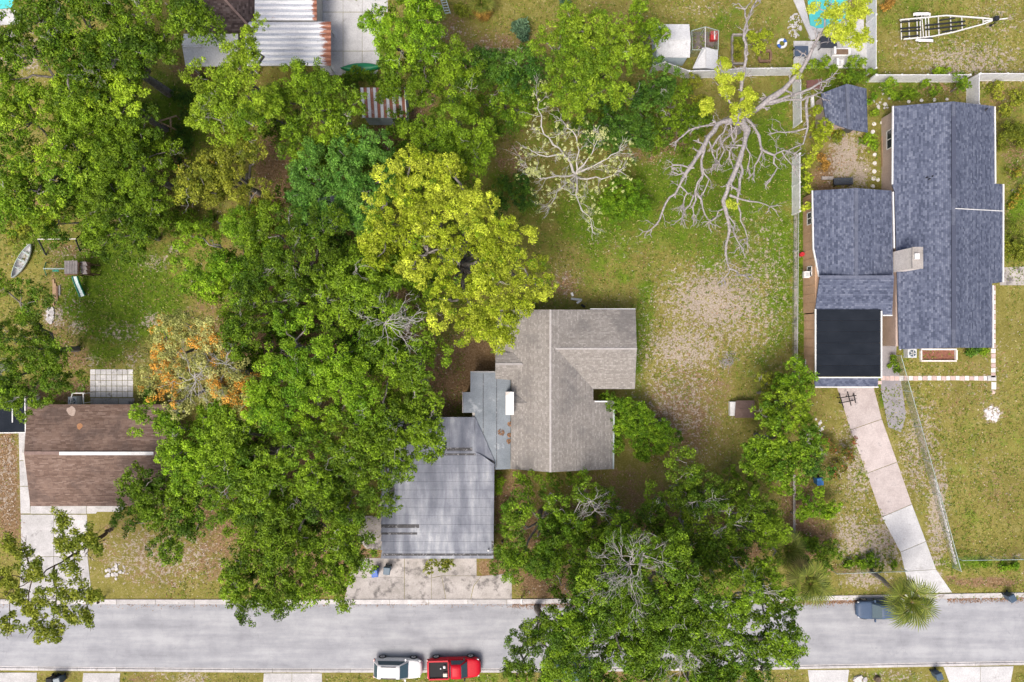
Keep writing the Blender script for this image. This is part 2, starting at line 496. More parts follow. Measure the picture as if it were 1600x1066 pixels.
def palm(label, base, crown, n=30, R=1.0, trunk_r=.17, dead=.2, deadkind='dead', group=None, zsq=.8):
    b = Vector(P(*base)); c = Vector(P(*crown))
    root = thing('fan_palm', label, 'palm', b, group)
    tb = Tubes(9); pts = wander(b + Vector((0,0,-.05)), c, 8, .02); tb.add(pts, np.linspace(trunk_r*1.25, trunk_r, 8)); tb.build('trunk', BARK_BROWN if c.z < 2 else BARK, root)
    for i in range(n):
        isd = i < n*dead
        me = frond_mesh(deadkind if isd else ('young' if i > n*.62 else 'live'))
        o = bpy.data.objects.new('frond', me); COL.objects.link(o); o.parent = root
        o.location = (c - b) + Vector((0,0,-.25 if isd else 0))
        az_ = i*2.39996 + random.uniform(-.2,.2)
        t = i/n
        pitch = math.radians(35 if isd else (16 - 92*t**1.5 + random.uniform(-8,8)))
        o.rotation_euler = (random.uniform(-.25,.25), pitch, az_)
        s = R*random.uniform(.85,1.12)*(1.0 if t < .7 else .72); o.scale = (s,s,s)
    return root
# ================================================================ GROUND
def blob_mask(X, Y, blobs):
    """soft union of discs given in plan pixels: (px, py, rx, ry, value)"""
    M = np.zeros_like(X)
    for (px, py, rx, ry, v) in blobs:
        cx, cy, _ = P(px, py)
        d = np.sqrt(((X-cx)/(rx*K))**2 + ((Y-cy)/(ry*K))**2)
        M = np.maximum(M, v*np.clip(1.35 - d*.85, 0, 1)) if v > 0 else np.where(d < 1.3, M*(1+v*np.clip(1.35-d*.85,0,1)), M)
    return M
SAND = [(1140,490,120,80,.58),(1060,620,75,90,.52),(1010,560,25,110,.4),(1180,380,70,60,.42),(250,870,110,50,.55),(12,740,18,90,.55),(1030,560,60,80,.42),(1080,690,60,50,.35),(960,470,30,10,.25),(1200,520,40,60,.3),(870,250,30,20,.2),(1120,470,95,60,.80),(1070,545,75,45,.72),(1060,620,50,60,.5),(1190,430,60,70,.52),(1060,640,70,60,.55),(1150,380,60,30,.30),
        (1550,647,16,14,1.0),(1340,720,35,90,.62),(1370,850,55,45,.78),(1435,700,35,90,.62),(1465,800,18,100,.8),(1350,905,40,16,.75),(1330,840,30,50,.7),
        (1510,95,95,38,.68),(1420,75,35,30,.45),(1560,30,50,40,.45),(1322,245,30,48,.9),(1345,270,18,25,.9),(1100,15,60,20,.4),(1190,60,25,25,.4),
        (235,880,110,35,.30),(190,880,45,20,.5),(240,500,20,12,.75),(240,410,28,14,.6),(275,390,15,8,.7),(190,520,40,18,.5),(120,510,16,12,.7),(85,495,20,18,.8),
        (210,560,24,16,.55),(145,565,14,12,.55),(245,590,14,30,.6),(120,470,25,25,.35),(100,395,42,12,.45),(700,60,60,40,.35),(770,80,40,25,.45),(650,120,10,10,.5),
        (20,75,60,60,.5),(50,90,14,30,.7),(970,380,70,20,.3),(880,440,30,30,.4),(1030,250,26,18,.4),(1580,870,30,8,.4),
        (260,1058,40,12,.4),(300,1060,30,10,.7),(1400,1056,60,14,.5),(1330,1060,20,10,.4),(650,1058,80,10,.35),(1240,1055,30,10,.2),
        (1470,590,60,30,.28),(1540,610,40,40,.32),(1520,720,70,60,.22),(1450,665,25,30,.45),(1560,560,30,60,.30)]
LITT = [(250,880,120,60,.50),(200,830,80,40,.45),(330,870,50,50,.6),(1060,660,80,80,.62),(1090,600,80,60,.50),(1130,540,80,50,.35),(950,760,90,50,.5),(1000,800,120,70,.55),(1480,640,50,40,.4),(1560,760,60,60,.4),(1450,740,40,60,.35),(1540,600,50,50,.4),(1090,400,60,20,.25),(900,400,60,30,.3),(100,560,60,30,.6),(740,570,45,60,1.0),(690,600,40,60,.9),(640,740,40,40,.95),(805,790,40,60,.9),(850,830,60,40,.8),(930,790,70,60,.55),(1000,760,60,50,.45),(1060,700,60,40,.45),
        (860,910,60,28,.95),(780,890,40,30,.9),(1050,860,80,60,.7),(1150,850,60,60,.7),(440,270,45,70,.95),(420,330,40,50,.9),(600,215,30,22,.9),(650,180,18,25,.9),(665,155,18,16,.9),
        (190,320,40,40,.6),(60,330,60,40,.5),(270,280,40,80,.5),(300,110,30,12,.9),(1040,225,45,22,.65),(1000,245,45,16,.55),(800,250,35,35,.6),(880,445,40,28,.6),
        (1260,840,50,40,.8),(1250,800,40,60,.7),(1290,700,40,60,.45),(250,860,110,60,.45),(345,850,40,40,.6),(160,860,30,40,.5),(10,740,20,80,1.0),(15,800,20,60,.9),(20,640,20,20,.3),
        (770,80,110,40,.55),(700,60,60,60,.5),(850,110,50,30,.5),(950,30,60,30,.35),(1320,890,60,14,.5),(1540,910,70,10,.75),(1490,905,20,8,.6),(100,390,45,16,.55),(90,430,30,40,.45),
        (90,520,60,40,.5),(90,610,70,22,.8),(170,570,40,16,.4),(1270,700,60,50,.35),(1100,580,60,60,.30),(1050,640,60,70,.55),(1320,220,30,20,.4),(1290,280,30,40,.7),(1480,140,90,16,.55),(1560,160,40,40,.5),
        (1590,250,30,60,.55),(1300,250,30,30,.6),(1000,1058,200,14,.6),(500,880,120,60,.8),(400,760,150,120,.85),(500,500,200,150,.8),(90,1060,35,14,.45),(230,1060,45,12,.5),(1560,330,20,40,.6)]
LUSH = [(1080,300,150,90,.75),(1200,260,50,120,.85),(960,390,100,40,.55),(190,460,110,90,.95),(170,400,90,40,.8),(1100,350,160,90,.6),(940,340,90,60,.75),(1190,330,60,140,.7),(190,450,100,80,.85),(170,540,60,50,.6),(250,200,90,90,.7),(950,420,120,50,.45),(1220,420,28,140,.75),
        (1500,720,130,140,.28),(1420,20,80,40,.45),(1480,60,100,50,.3),(1150,40,70,40,.5),(1250,400,14,200,.9),(1300,90,80,90,.6),(1450,140,100,16,.8),(1590,300,30,140,.6),
        (1520,880,80,12,.7),(900,30,120,40,.3),(200,330,120,60,.6),(60,380,60,30,.6),(1010,480,18,90,.6),(990,550,16,80,.7),(1210,500,30,80,.55),(1180,560,60,60,.4),(1380,590,12,45,.8),(1350,720,25,40,.5),
        (700,300,300,260,.45),(1340,875,70,20,.6),(1065,600,34,26,.45),(700,1058,120,14,.5),(1400,1058,80,14,.45)]
fx = np.concatenate([[-420,-220,-120,-80,-66], np.arange(-58, 58.01, .36), [66,80,120,220,420]])
fy = np.concatenate([[-420,-220,-120,-70,-50], np.arange(-41, 41.01, .36), [50,70,120,220,420]])
GX, GY = np.meshgrid(fx, fy)
nx, ny = len(fx), len(fy)
me = bpy.data.meshes.new('ground')
co = np.stack([GX.ravel(), GY.ravel(), np.zeros(GX.size)], 1).astype(np.float32)
me.vertices.add(nx*ny); me.vertices.foreach_set("co", co.ravel())
ii = (np.arange(ny-1)[:,None]*nx + np.arange(nx-1)[None,:]).ravel()
quad = np.stack([ii, ii+1, ii+nx+1, ii+nx], 1).astype(np.int32)
me.loops.add(quad.size); me.loops.foreach_set("vertex_index", quad.ravel())
me.polygons.add(len(quad)); me.polygons.foreach_set("loop_start", np.arange(0, quad.size, 4, dtype=np.int32))
at = me.attributes.new("cover", 'FLOAT_VECTOR', 'POINT')
CV = np.stack([blob_mask(GX,GY,SAND).ravel(), blob_mask(GX,GY,LITT).ravel(), blob_mask(GX,GY,LUSH).ravel()], 1)
at.data.foreach_set("vector", CV.astype(np.float32).ravel()); me.update(calc_edges=True)
m, nt, n, L, b = new_mat('ground_soil_and_grass')
A = N(nt, "ShaderNodeAttribute", attribute_name="cover", attribute_type='GEOMETRY')
sx = N(nt, "ShaderNodeSeparateXYZ"); L.new(A.outputs["Vector"], sx.inputs[0])
big = pos_noise(nt, .22, 6, .62); mid = pos_noise(nt, 1.1, 6, .68); fine = pos_noise(nt, 5.5, 4, .7); tiny = pos_noise(nt, 17, 3, .7)
def edge(mask, noise, amp, lo=.42, hi=.58): return smooth_step(nt, math_n(nt, 'ADD', mask, math_n(nt, 'MULTIPLY', math_n(nt, 'SUBTRACT', noise, .5), amp)), lo, hi)
mixn = math_n(nt, 'ADD', math_n(nt, 'MULTIPLY', mid, .55), math_n(nt, 'MULTIPLY', fine, .45))
dry = ramp(nt, mixn, [(.32,(.135,.125,.026)),(.5,(.225,.205,.052)),(.68,(.34,.295,.12))])
lush = ramp(nt, mixn, [(.34,(.050,.105,.008)),(.5,(.100,.170,.012)),(.66,(.19,.25,.028))])
lushn = math_n(nt, 'ADD', math_n(nt, 'MULTIPLY', mixn, .6), math_n(nt, 'MULTIPLY', pos_noise(nt, .45, 5, .6), .4))
col = mix(nt, edge(sx.outputs[2], lushn, 3.4, .3, .7), dry, lush)
lit = ramp(nt, math_n(nt, 'ADD', math_n(nt, 'MULTIPLY', fine, .6), math_n(nt, 'MULTIPLY', tiny, .4)), [(.34,(.105,.063,.028)),(.5,(.225,.145,.075)),(.64,(.37,.27,.17))])
col = mix(nt, edge(sx.outputs[1], mixn, 2.2, .38, .66), col, lit)
snd = ramp(nt, math_n(nt, 'ADD', math_n(nt, 'MULTIPLY', fine, .5), math_n(nt, 'MULTIPLY', tiny, .5)), [(.33,(.24,.195,.14)),(.5,(.365,.305,.245)),(.65,(.49,.43,.37))])
mixs = math_n(nt, 'ADD', math_n(nt, 'MULTIPLY', pos_noise(nt, 2.3, 5, .7), .6), math_n(nt, 'MULTIPLY', fine, .4))
col = mix(nt, edge(sx.outputs[0], mixs, 4.6, .46, .78), col, snd)
col = mix(nt, 1.0, col, ramp(nt, tiny, [(.28,(.66,)*3),(.72,(1.28,)*3)]), 'MULTIPLY')
col = mix(nt, 1.0, col, ramp(nt, big, [(.3,(.85,)*3),(.7,(1.12,)*3)]), 'MULTIPLY')
L.new(col, b.inputs["Base Color"]); b.inputs["Roughness"].default_value = .95; b.inputs["Specular IOR Level"].default_value = .1
bump(nt, b, math_n(nt, 'ADD', fine, math_n(nt, 'MULTIPLY', tiny, .6)), .8, .08)
me.materials.append(m)
ground = bpy.data.objects.new('ground', me); COL.objects.link(ground); ground["kind"] = "structure"

# ================================================================ ROAD, KERBS, DRIVEWAYS
CONC = worn('concrete_pale', (.38,.375,.37), (.54,.53,.53), .8, 10, spots=(.26,.25,.245), rnd=.09)
CONC_OLD = worn('concrete_old', (.30,.28,.26), (.46,.43,.41), .7, 9, spots=(.14,.13,.125), rnd=.10, spot_lo=.5, spot_hi=.66)
CONC_PINK = worn('concrete_pinkish', (.40,.345,.33), (.54,.48,.46), .9, 10, spots=(.28,.25,.245), rnd=.06)
CONC_WHITE = worn('concrete_white', (.45,.45,.455), (.57,.57,.57), .8, 10, spots=(.36,.35,.345), rnd=.06)
KERB = worn('kerb_concrete', (.40,.385,.38), (.56,.545,.54), 1.4, 10, spots=(.27,.24,.22), rnd=.12)
m, nt, n, L, b = new_mat('asphalt_aged'); ROADM = m
geo = N(nt, "ShaderNodeNewGeometry").outputs["Position"]
mp = N(nt, "ShaderNodeMapping"); mp.inputs["Scale"].default_value = (.10, .9, 1); L.new(geo, mp.inputs[0])
streak = pos_noise(nt, 1.0, 5, .6, mp.outputs[0]); g1 = pos_noise(nt, 22, 3, .8); g2 = pos_noise(nt, .5, 6, .65)
col = ramp(nt, math_n(nt, 'ADD', math_n(nt, 'MULTIPLY', streak, .55), math_n(nt, 'MULTIPLY', g2, .45)), [(.36,(.245,.252,.275)),(.5,(.325,.333,.355)),(.62,(.40,.408,.425))])
col = mix(nt, 1.0, col, ramp(nt, g1, [(.25,(.80,)*3),(.75,(1.16,)*3)]), 'MULTIPLY')
sp = smooth_step(nt, pos_noise(nt, .55, 8, .72), .60, .74); col = mix(nt, math_n(nt, 'MULTIPLY', sp, .38), col, (.13,.125,.13))
vor = N(nt, "ShaderNodeTexVoronoi", feature='DISTANCE_TO_EDGE'); vor.inputs["Scale"].default_value = .22
wob = N(nt, "ShaderNodeVectorMath", operation='ADD'); nz = N(nt, "ShaderNodeTexNoise"); nz.inputs["Scale"].default_value = 1.2; L.new(geo, nz.inputs["Vector"])
L.new(geo, wob.inputs[0]); L.new(nz.outputs["Color"], wob.inputs[1]); L.new(wob.outputs[0], vor.inputs["Vector"])
crk = math_n(nt, 'MULTIPLY', math_n(nt, 'LESS_THAN', vor.outputs["Distance"], .003), .16)
col = mix(nt, crk, col, (.12,.12,.125))
L.new(col, b.inputs["Base Color"]); b.inputs["Roughness"].default_value = .9; b.inputs["Specular IOR Level"].default_value = .2
bump(nt, b, g1, .3, .01)

XS = [-420,-150,0,400,800,1200,1600,1750,2000]
RN = np.interp(XS, [0,400,800,1200,1600], [944,944.5,944,940,933.5]); RS = np.interp(XS, [0,400,800,1200,1600], [1041,1044.5,1044.5,1040,1032.5])
def rn(x): return float(np.interp(x, XS, RN))
def rs(x): return float(np.interp(x, XS, RS))
mb = MB(); vs = []; fs = []
xs = list(range(-420, 2021, 60))
for x in xs: vs += [P(x, rs(x), .006), P(x, rn(x), .006)]
fs = [(2*i, 2*i+2, 2*i+3, 2*i+1) for i in range(len(xs)-1)]
mb.add(vs, fs); road = obj('road', mb, ROADM, origin=(0,0,0)); road["kind"] = "structure"
# kerbs laid stone by stone along both sides
for side, fy_, s in (('n', rn, -1), ('s', rs, 1)):
    kr = setting('kerb')
    x = -120
    while x < 1740:
        w = 61 if x > 0 else 60
        x1 = x + w - .45
        mbk = MB(); yo = 7.2 if side == 'n' else 6.6
        g0, g1_, t0, t1 = fy_(x), fy_(x1), fy_(x)+s*yo, fy_(x1)+s*yo
        k0, k1 = fy_(x)+s*yo*.42, fy_(x1)+s*yo*.42
        mbk.prism([P(x,g0,.016),P(x1,g1_,.016),P(x1,k1,.022),P(x,k0,.022)], zb=-.05)     # gutter pan
        mbk.prism([P(x,k0+s*.06,.085),P(x1,k1+s*.06,.085),P(x1,t1,.10),P(x,t0,.10)], zb=-.05)  # raised kerb
        obj('kerb_stone', mbk, KERB, kr)
        x += w

def slabs(name, polys, mat, z=.03, kind='structure', piece='slab', shrink=.03):
    r = setting(name)
    for p in polys:
        mt = mat
        if isinstance(p, tuple) and not isinstance(p[0], tuple): pass
        pts = [P(a, b_, z) for a, b_ in p]
        cx = sum(q[0] for q in pts)/len(pts); cy = sum(q[1] for q in pts)/len(pts)
        pts = [(q[0] + (cx-q[0])*min(.3, shrink/max(.05, math.hypot(q[0]-cx,q[1]-cy))), q[1] + (cy-q[1])*min(.3, shrink/max(.05, math.hypot(q[0]-cx,q[1]-cy))), z + random.uniform(-.004,.004)) for q in pts]
        obj(piece, MB().prism(pts, zb=-.04), mt, r)
    return r
def grid_polys(x0, y0, x1, y1, cols, rows):
    return [[(x0+(x1-x0)*i/cols, y0+(y1-y0)*j/rows), (x0+(x1-x0)*(i+1)/cols, y0+(y1-y0)*j/rows), (x0+(x1-x0)*(i+1)/cols, y0+(y1-y0)*(j+1)/rows), (x0+(x1-x0)*i/cols, y0+(y1-y0)*(j+1)/rows)] for j in range(rows) for i in range(cols)]
# brown house: side walk, front walk, driveway
slabs('path', [[(29,676),(43,676),(44,720),(30,720)],[(30,720),(44,720),(46,760),(31,760)],[(31,760),(46,760),(47,803),(32,803)],[(38,628),(62,622),(62,640),(38,640)]], CONC)
slabs('path', [[(47,786),(135,786),(135,803),(47,803)],[(135,786),(160,786),(150,803),(135,803)]] + [[(160,786),(200,786),(190,800),(150,800)]], CONC)
slabs('driveway', [[(32,804),(84,804),(84,870),(33,870)],[(84,804),(136,804),(137,870),(84,870)],[(33,870),(84,870),(84,936),(30,936)],[(84,870),(137,870),(144,936),(84,936)]], CONC)
# garage apron of the grey house
slabs('driveway', [[(560,872),(632,872),(632,902),(545,902)],[(545,902),(632,902),(632,938),(538,938)],[(632,850),(674,850),(674,938),(632,938)],[(674,850),(745,850),(745,900),(690,900),(674,903)],
                   [(674,903),(690,900),(697,938),(674,938)],[(690,900),(752,900),(740,916),(735,938),(697,938)],[(752,900),(800,896),(800,938),(735,938),(740,916)]], CONC_OLD)
slabs('pavement', [[(548,806),(598,806),(598,860),(572,858),(550,830)]], CONC_OLD, z=.05)
# right hand lot: long drive, asphalt strip
slabs('driveway', [[(1306,600),(1364,600),(1378,655),(1329,672)],[(1329,672),(1378,655),(1402,722),(1354,740)],[(1354,740),(1402,722),(1425,788),(1378,808)]], CONC_PINK)
slabs('driveway', [[(1378,808),(1425,788),(1447,846),(1407,863)],[(1407,863),(1447,846),(1463,890),(1414,893)],[(1414,893),(1463,890),(1488,926),(1424,928)]], CONC_WHITE)
ASPH = worn('asphalt_strip', (.20,.19,.20), (.30,.285,.295), .9, 12, spots=(.42,.37,.33), spot_lo=.62, spot_hi=.75)
slabs('path', [[(1378,520),(1402,520),(1400,560),(1410,606),(1416,650),(1408,676),(1388,668),(1376,610)]], ASPH)
# far side of the street
slabs('driveway', [[(-10,1051),(58,1051),(55,1110),(-20,1110)]], CONC)
slabs('driveway', [[(130,1051.5),(188,1051.5),(184,1110),(124,1110)]], CONC)
slabs('driveway', [[(412,1052),(456,1052),(456,1110),(408,1110)],[(456,1052),(503,1052),(505,1110),(456,1110)]], CONC)
slabs('driveway', [[(1262,1047),(1327,1046.5),(1320,1110),(1270,1110)]], CONC_WHITE)
slabs('driveway', [[(1474,1042),(1532,1041.5),(1532,1110),(1500,1110)],[(1532,1041.5),(1584,1041),(1572,1110),(1532,1110)]], CONC_WHITE)
# courtyard of the metal-roofed house
slabs('pavement', [[(490,-60),(536,-60),(536,19),(490,19)],[(536,-60),(566,-60),(566,19),(536,19)],[(566,-60),(606,-60),(606,19),(566,19)],[(490,19),(536,19),(536,80),(490,80)],[(536,19),(566,19),(566,80),(536,80)],
                   [(566,19),(600,19),(594,80),(566,80)],[(500,80),(536,80),(536,118),(500,118)],[(536,80),(566,80),(566,116),(536,116)],[(566,80),(594,80),(590,116),(566,116)]], CONC_WHITE)
# paver patio behind the brown house
PAVER = worn('paver_pale', (.50,.49,.485), (.68,.67,.665), 1.2, 10, spots=(.30,.29,.28), rnd=.14)
slabs('patio', grid_polys(140.5, 577, 208, 621, 8, 5), PAVER, piece='paver')
slabs('pavement', [[(141,622),(185,622),(185,640),(141,640)],[(185,622),(210,622),(210,640),(185,640)]], CONC_OLD)
# paver walk in front of the blue-grey house
PAV_W = worn('paver_white', (.60,.58,.56), (.74,.72,.70), 2, 10, rnd=.08); PAV_P = worn('paver_rose', (.48,.36,.325), (.60,.46,.42), 2, 10, rnd=.1)
pw = setting('path')
def paver(x0,y0,x1,y1,mt):
    q = MB().prism([P(x0+.35,y0+.3,.035),P(x1-.35,y0+.3,.035),P(x1-.35,y1-.3,.035),P(x0+.35,y1-.3,.035)], zb=-.03); obj('paver', q, mt, pw)
x = 1376; i = 0
while x < 1542:
    w = 7.6 if i % 2 else 7.0
    paver(x, 587.5+random.uniform(-.4,.4), x+w, 595+random.uniform(-.4,.4), PAV_W if (i % 2 == 0 and i > 3) else PAV_P); x += w; i += 1
paver(1367,580,1374,587,PAV_P); paver(1371,595,1378,601,PAV_P); paver(1542,587,1549,595.5,CONC)
for j, y in enumerate(np.arange(446, 587, 7.6)): paver(1548.5, y, 1556, y+7.3, PAV_W if j % 2 else PAV_P)
paver(1548.5,587,1557,595.5,CONC); paver(1549,597,1557,609,PAV_W); paver(1549.5,610,1555.5,616,PAV_P)
slabs('path', [[(1562,418),(1610,416),(1640,446),(1562,446)]], CONC_OLD)
# stepping stones in the side garden
for (x_, y_, r_) in [(1366,194,3.4),(1364,206,3.6),(1367,242,3.3),(1367,255,3.2),(1366,268,3.6),(1365,279,3.8),(1364,291,3.6),(1383,163,3.2),(1378,192,2.8),(1420,159,3),(1440,157,3),(1460,156,3.2),(1480,155,2.6),(1372,281,3.2)]:
    mbs = MB(); pts = [P(x_+r_*random.uniform(.85,1.1)*math.cos(a), y_+r_*random.uniform(.8,1.05)*math.sin(a), .045) for a in np.linspace(0,2*PI,9)[:-1]]
    mbs.prism(pts, zb=-.02); tag(obj('stepping_stone', mbs, PAV_W), 'pale round stepping stone set in the side garden soil', 'stone', 'stepping stones in the side garden')

# ---------------------------------------------------------------- pools
WATER = plain('pool_water', (.10,.55,.55), .05); WATER.node_tree.nodes["Principled BSDF"].inputs["Specular IOR Level"].default_value = .5
pool = obj('pool_water', MB().prism([P(1256,-60,-.0+.045),P(1330,-60,.045),P(1322,30,.045),P(1290,44,.045),P(1276,44,.045),P(1266,40,.045)], zb=.01), WATER); pool["kind"] = "structure"
slabs('pool_deck', [[(1228,-60),(1255,-60),(1256,0),(1240,0)],[(1240,0),(1256,0),(1266,40),(1276,44),(1277,60),(1268,63)],[(1277,44),(1290,44),(1322,30),(1350,30),(1350,60),(1277,60)]], CONC_WHITE, z=.10, shrink=.01)
slabs('pavement', grid_polys(1240, 64, 1354, 107, 3, 1), CONC_WHITE, z=.05, shrink=.01)
pool2 = obj('pool_water', MB().prism([P(-60,-60,.05),P(24,-60,.05),P(20,12,.05),P(-60,20,.05)], zb=.01), WATER); pool2["kind"] = "structure"
slabs('pool_deck', [[(-60,21),(20,13),(34,24),(30,38),(-60,42)]], CONC_WHITE, z=.08)

# ---------------------------------------------------------------- low cover: grass tufts, fallen leaves, dry blades
def inside_any(px, py, rects):
    r = np.zeros(len(px), bool)
    for (a, b_, c, d) in rects: r |= (px > a) & (px < c) & (py > b_) & (py < d)
    return r
HARD = [(-10,1046,58,1110),(124,1046,190,1110),(406,1046,506,1110),(1260,1040,1328,1110),(1472,1036,1586,1110),(-60,936,1700,1052),(726,484,1000,738),(595,652,773,940),(38,632,240,940),(1272,295,1400,606),(1395,160,1570,545),(28,620,48,806),(540,872,802,940),(490,0,600,116),(140,576,210,632),(285,0,518,104),(1240,64,1354,107),(1228,0,1330,62),(1376,586,1560,597),(1546,446,1558,610)]
def drive_hit(px, py):
    t = (py-600)/330.; return (py > 598) & (px > 1306+t*118) & (px < 1364+t*124)
def cover_at(x, y, blobs): return blob_mask(x, y, blobs)
def noise2(x, y, s, seed):
    r = np.random.default_rng(seed); v = np.zeros_like(x)
    for k in range(10):
        a, b_, c = r.normal(0, s), r.normal(0, s), r.uniform(0, 6.28); v += np.sin(a*x+b_*y+c)
    return v/math.sqrt(10)
n0 = 160000
px = rng.uniform(-10, 1610, n0); py = rng.uniform(-10, 1076, n0)
x = (px-800)*K; y = -(py-533)*K
ok = ~inside_any(px, py, HARD) & ~drive_hit(px, py)
sa, li_, lu = cover_at(x,y,SAND), cover_at(x,y,LITT), cover_at(x,y,LUSH)
nz = noise2(x, y, 3.0, 3)*.35 + noise2(x, y, .7, 4)*.25
prob = np.clip(.40 + .75*lu - .25*sa - .40*li_ + nz*.8, .02, 1)
ok &= rng.uniform(size=n0) < prob
gx, gy, glu, gsa = x[ok], y[ok], lu[ok], sa[ok]; ng = len(gx)
C = np.repeat(np.stack([gx, gy, np.full(ng,.05)],1), 2, 0) + rng.normal(size=(ng*2,3))*np.array([.07,.07,.0])
C[:,2] = rng.uniform(.03,.10,ng*2)
nr = unit(rng.normal(size=(ng*2,3))*.45 + np.array([0,0,.8]))
Q = leaves_at(C, nr, .19, .42); Q[:,:,2] = np.maximum(Q[:,:,2], .012)
t = np.stack([np.clip(.62 - .5*np.repeat(glu,2) + rng.normal(0,.25,ng*2), 0, 1), np.clip(rng.normal(.95,.18,ng*2),.5,1.5), (rng.uniform(size=ng*2) < .10 + .2*np.repeat(gsa,2)*.3).astype(float)], 1)
go = np_quads('grass', Q, LEAF['grass'], t); tag(go, 'short patchy lawn grass and weeds over the lots', 'grass', kind='stuff')
# fallen leaves
n0 = 90000
px = rng.uniform(-10, 1610, n0); py = rng.uniform(-10, 1076, n0); x = (px-800)*K; y = -(py-533)*K
ok = ~inside_any(px, py, HARD) & ~drive_hit(px, py); ok &= rng.uniform(size=n0) < np.clip(cover_at(x,y,LITT)*.95 + .10 + noise2(x,y,1.2,9)*.2, .01, 1)
gx, gy = x[ok], y[ok]; ng = len(gx)
C = np.stack([gx, gy, rng.uniform(.015,.05,ng)],1); nr = unit(rng.normal(size=(ng,3))*.3 + np.array([0,0,1.]))
Q = leaves_at(C, nr, .15, .55); Q[:,:,2] = np.maximum(Q[:,:,2], .010)
t = np.stack([rng.uniform(0,1,ng), np.clip(rng.normal(1,.2,ng),.5,1.5), (rng.uniform(size=ng) < .12).astype(float)], 1)
fo = np_quads('fallen_leaves', Q, LEAF['litter'], t); tag(fo, 'brown fallen leaves scattered under the trees', 'leaves', kind='stuff')

# leaves and grit washed along the gutter
xg = np.concatenate([rng.uniform(800,900,500), rng.uniform(1220,1345,900), rng.uniform(1480,1620,700), rng.uniform(0,1600,700)]); ng = len(xg)
yg = np.array([rn(v) for v in xg]) + np.abs(rng.normal(0,3.2,ng)); Cg = np.stack([(xg-800)*K, -(yg-533)*K, np.full(ng,.022)],1)
q_ = np_quads('gutter_leaves', leaves_at(Cg, unit(rng.normal(size=(ng,3))*.15+np.array([0,0,1.])), .12, .5), LEAF['litter'], np.stack([rng.uniform(0,1,ng), rng.uniform(.6,1.2,ng), np.zeros(ng)],1)); tag(q_, 'brown leaves and grit washed along the gutter', 'leaves', kind='stuff')
# ================================================================ BUILDINGS
SH_GREY = shingle('shingle_weathered_grey', [(.235,.217,.198),(.268,.25,.23),(.295,.275,.254),(.36,.34,.316)], w=.20, h=.125, stain=(.13,.125,.125))
SH_BLUE = shingle('shingle_blue_grey', [(.062,.075,.118),(.093,.110,.164),(.118,.137,.198),(.165,.187,.252)], w=.24, h=.16)
SH_BROWN = shingle('shingle_brown', [(.135,.088,.068),(.168,.113,.089),(.20,.138,.11),(.25,.18,.148)], w=.42, h=.12, stain=(.085,.064,.058), warm=(.28,.195,.155))
SH_DARK = shingle('shingle_dark_brown', [(.055,.04,.036),(.085,.062,.056),(.115,.085,.078),(.16,.125,.115)], stain=(.035,.03,.03))
RIDGE = worn('ridge_cap_pale', (.36,.34,.33), (.46,.44,.43), 3, 14); RIDGE_B = worn('ridge_cap_blue', (.09,.105,.15), (.145,.16,.215), 3, 14)
RIDGE_D = worn('ridge_cap_brown', (.20,.14,.12), (.27,.19,.165), 3, 14)
TRIM = worn('trim_white', (.68,.68,.67), (.80,.80,.79), 2, 12, rnd=.03, bumps=.05)
WALL_TAN = worn('wall_tan_boards', (.50,.32,.20), (.60,.40,.27), 1.5, 10); WALL_PINK = worn('wall_pinkish', (.47,.37,.32), (.56,.45,.39), 1.5, 10)
WALL_GREY = worn('wall_stucco', (.45,.43,.40), (.55,.53,.50), 1.5, 10); WALL_BLUE = worn('wall_pale_blue', (.40,.48,.52), (.50,.58,.62), 1.5, 10)
GLASS = plain('window_glass', (.03,.04,.05), .08); DARKDOOR = plain('door_dark', (.06,.065,.07), .6)
m, nt, n, L, b = new_mat('membrane_grey'); MEMB = m
w1 = pos_noise(nt, .35, 6, .6); geo = N(nt, "ShaderNodeNewGeometry").outputs["Position"]
mp = N(nt, "ShaderNodeMapping"); mp.inputs["Scale"].default_value = (.9, .16, 1); mp.inputs["Rotation"].default_value = (0,0,.25); L.new(geo, mp.inputs[0])
w2 = pos_noise(nt, 1.0, 5, .6, mp.outputs[0]); f = pos_noise(nt, 12, 3, .7)
col = ramp(nt, math_n(nt, 'ADD', math_n(nt, 'MULTIPLY', w1, .4), math_n(nt, 'MULTIPLY', w2, .6)), [(.37,(.10,.112,.145)),(.47,(.16,.175,.215)),(.56,(.26,.278,.315)),(.66,(.46,.475,.505))])
col = mix(nt, 1.0, col, ramp(nt, f, [(.25,(.85,)*3),(.75,(1.12,)*3)]), 'MULTIPLY'); L.new(col, b.inputs["Base Color"]); b.inputs["Roughness"].default_value = .6; b.inputs["Specular IOR Level"].default_value = .3
MEMB_B = worn('membrane_blue_grey', (.155,.185,.215), (.265,.30,.335), .5, 12, rough=.65, spots=(.36,.39,.42)); TAR = worn('tar_strip', (.03,.03,.033), (.075,.075,.08), 3, 12, rough=.6, spots=(.22,.22,.23), spot_lo=.55, spot_hi=.62, spot_scale=4)
BLACKROOF = worn('roofing_black', (.013,.017,.024), (.022,.027,.036), .8, 10, rough=.9, spec=.08, spots=(.06,.065,.075), rnd=.12, spot_lo=.66, spot_hi=.74, spot_scale=1.6)
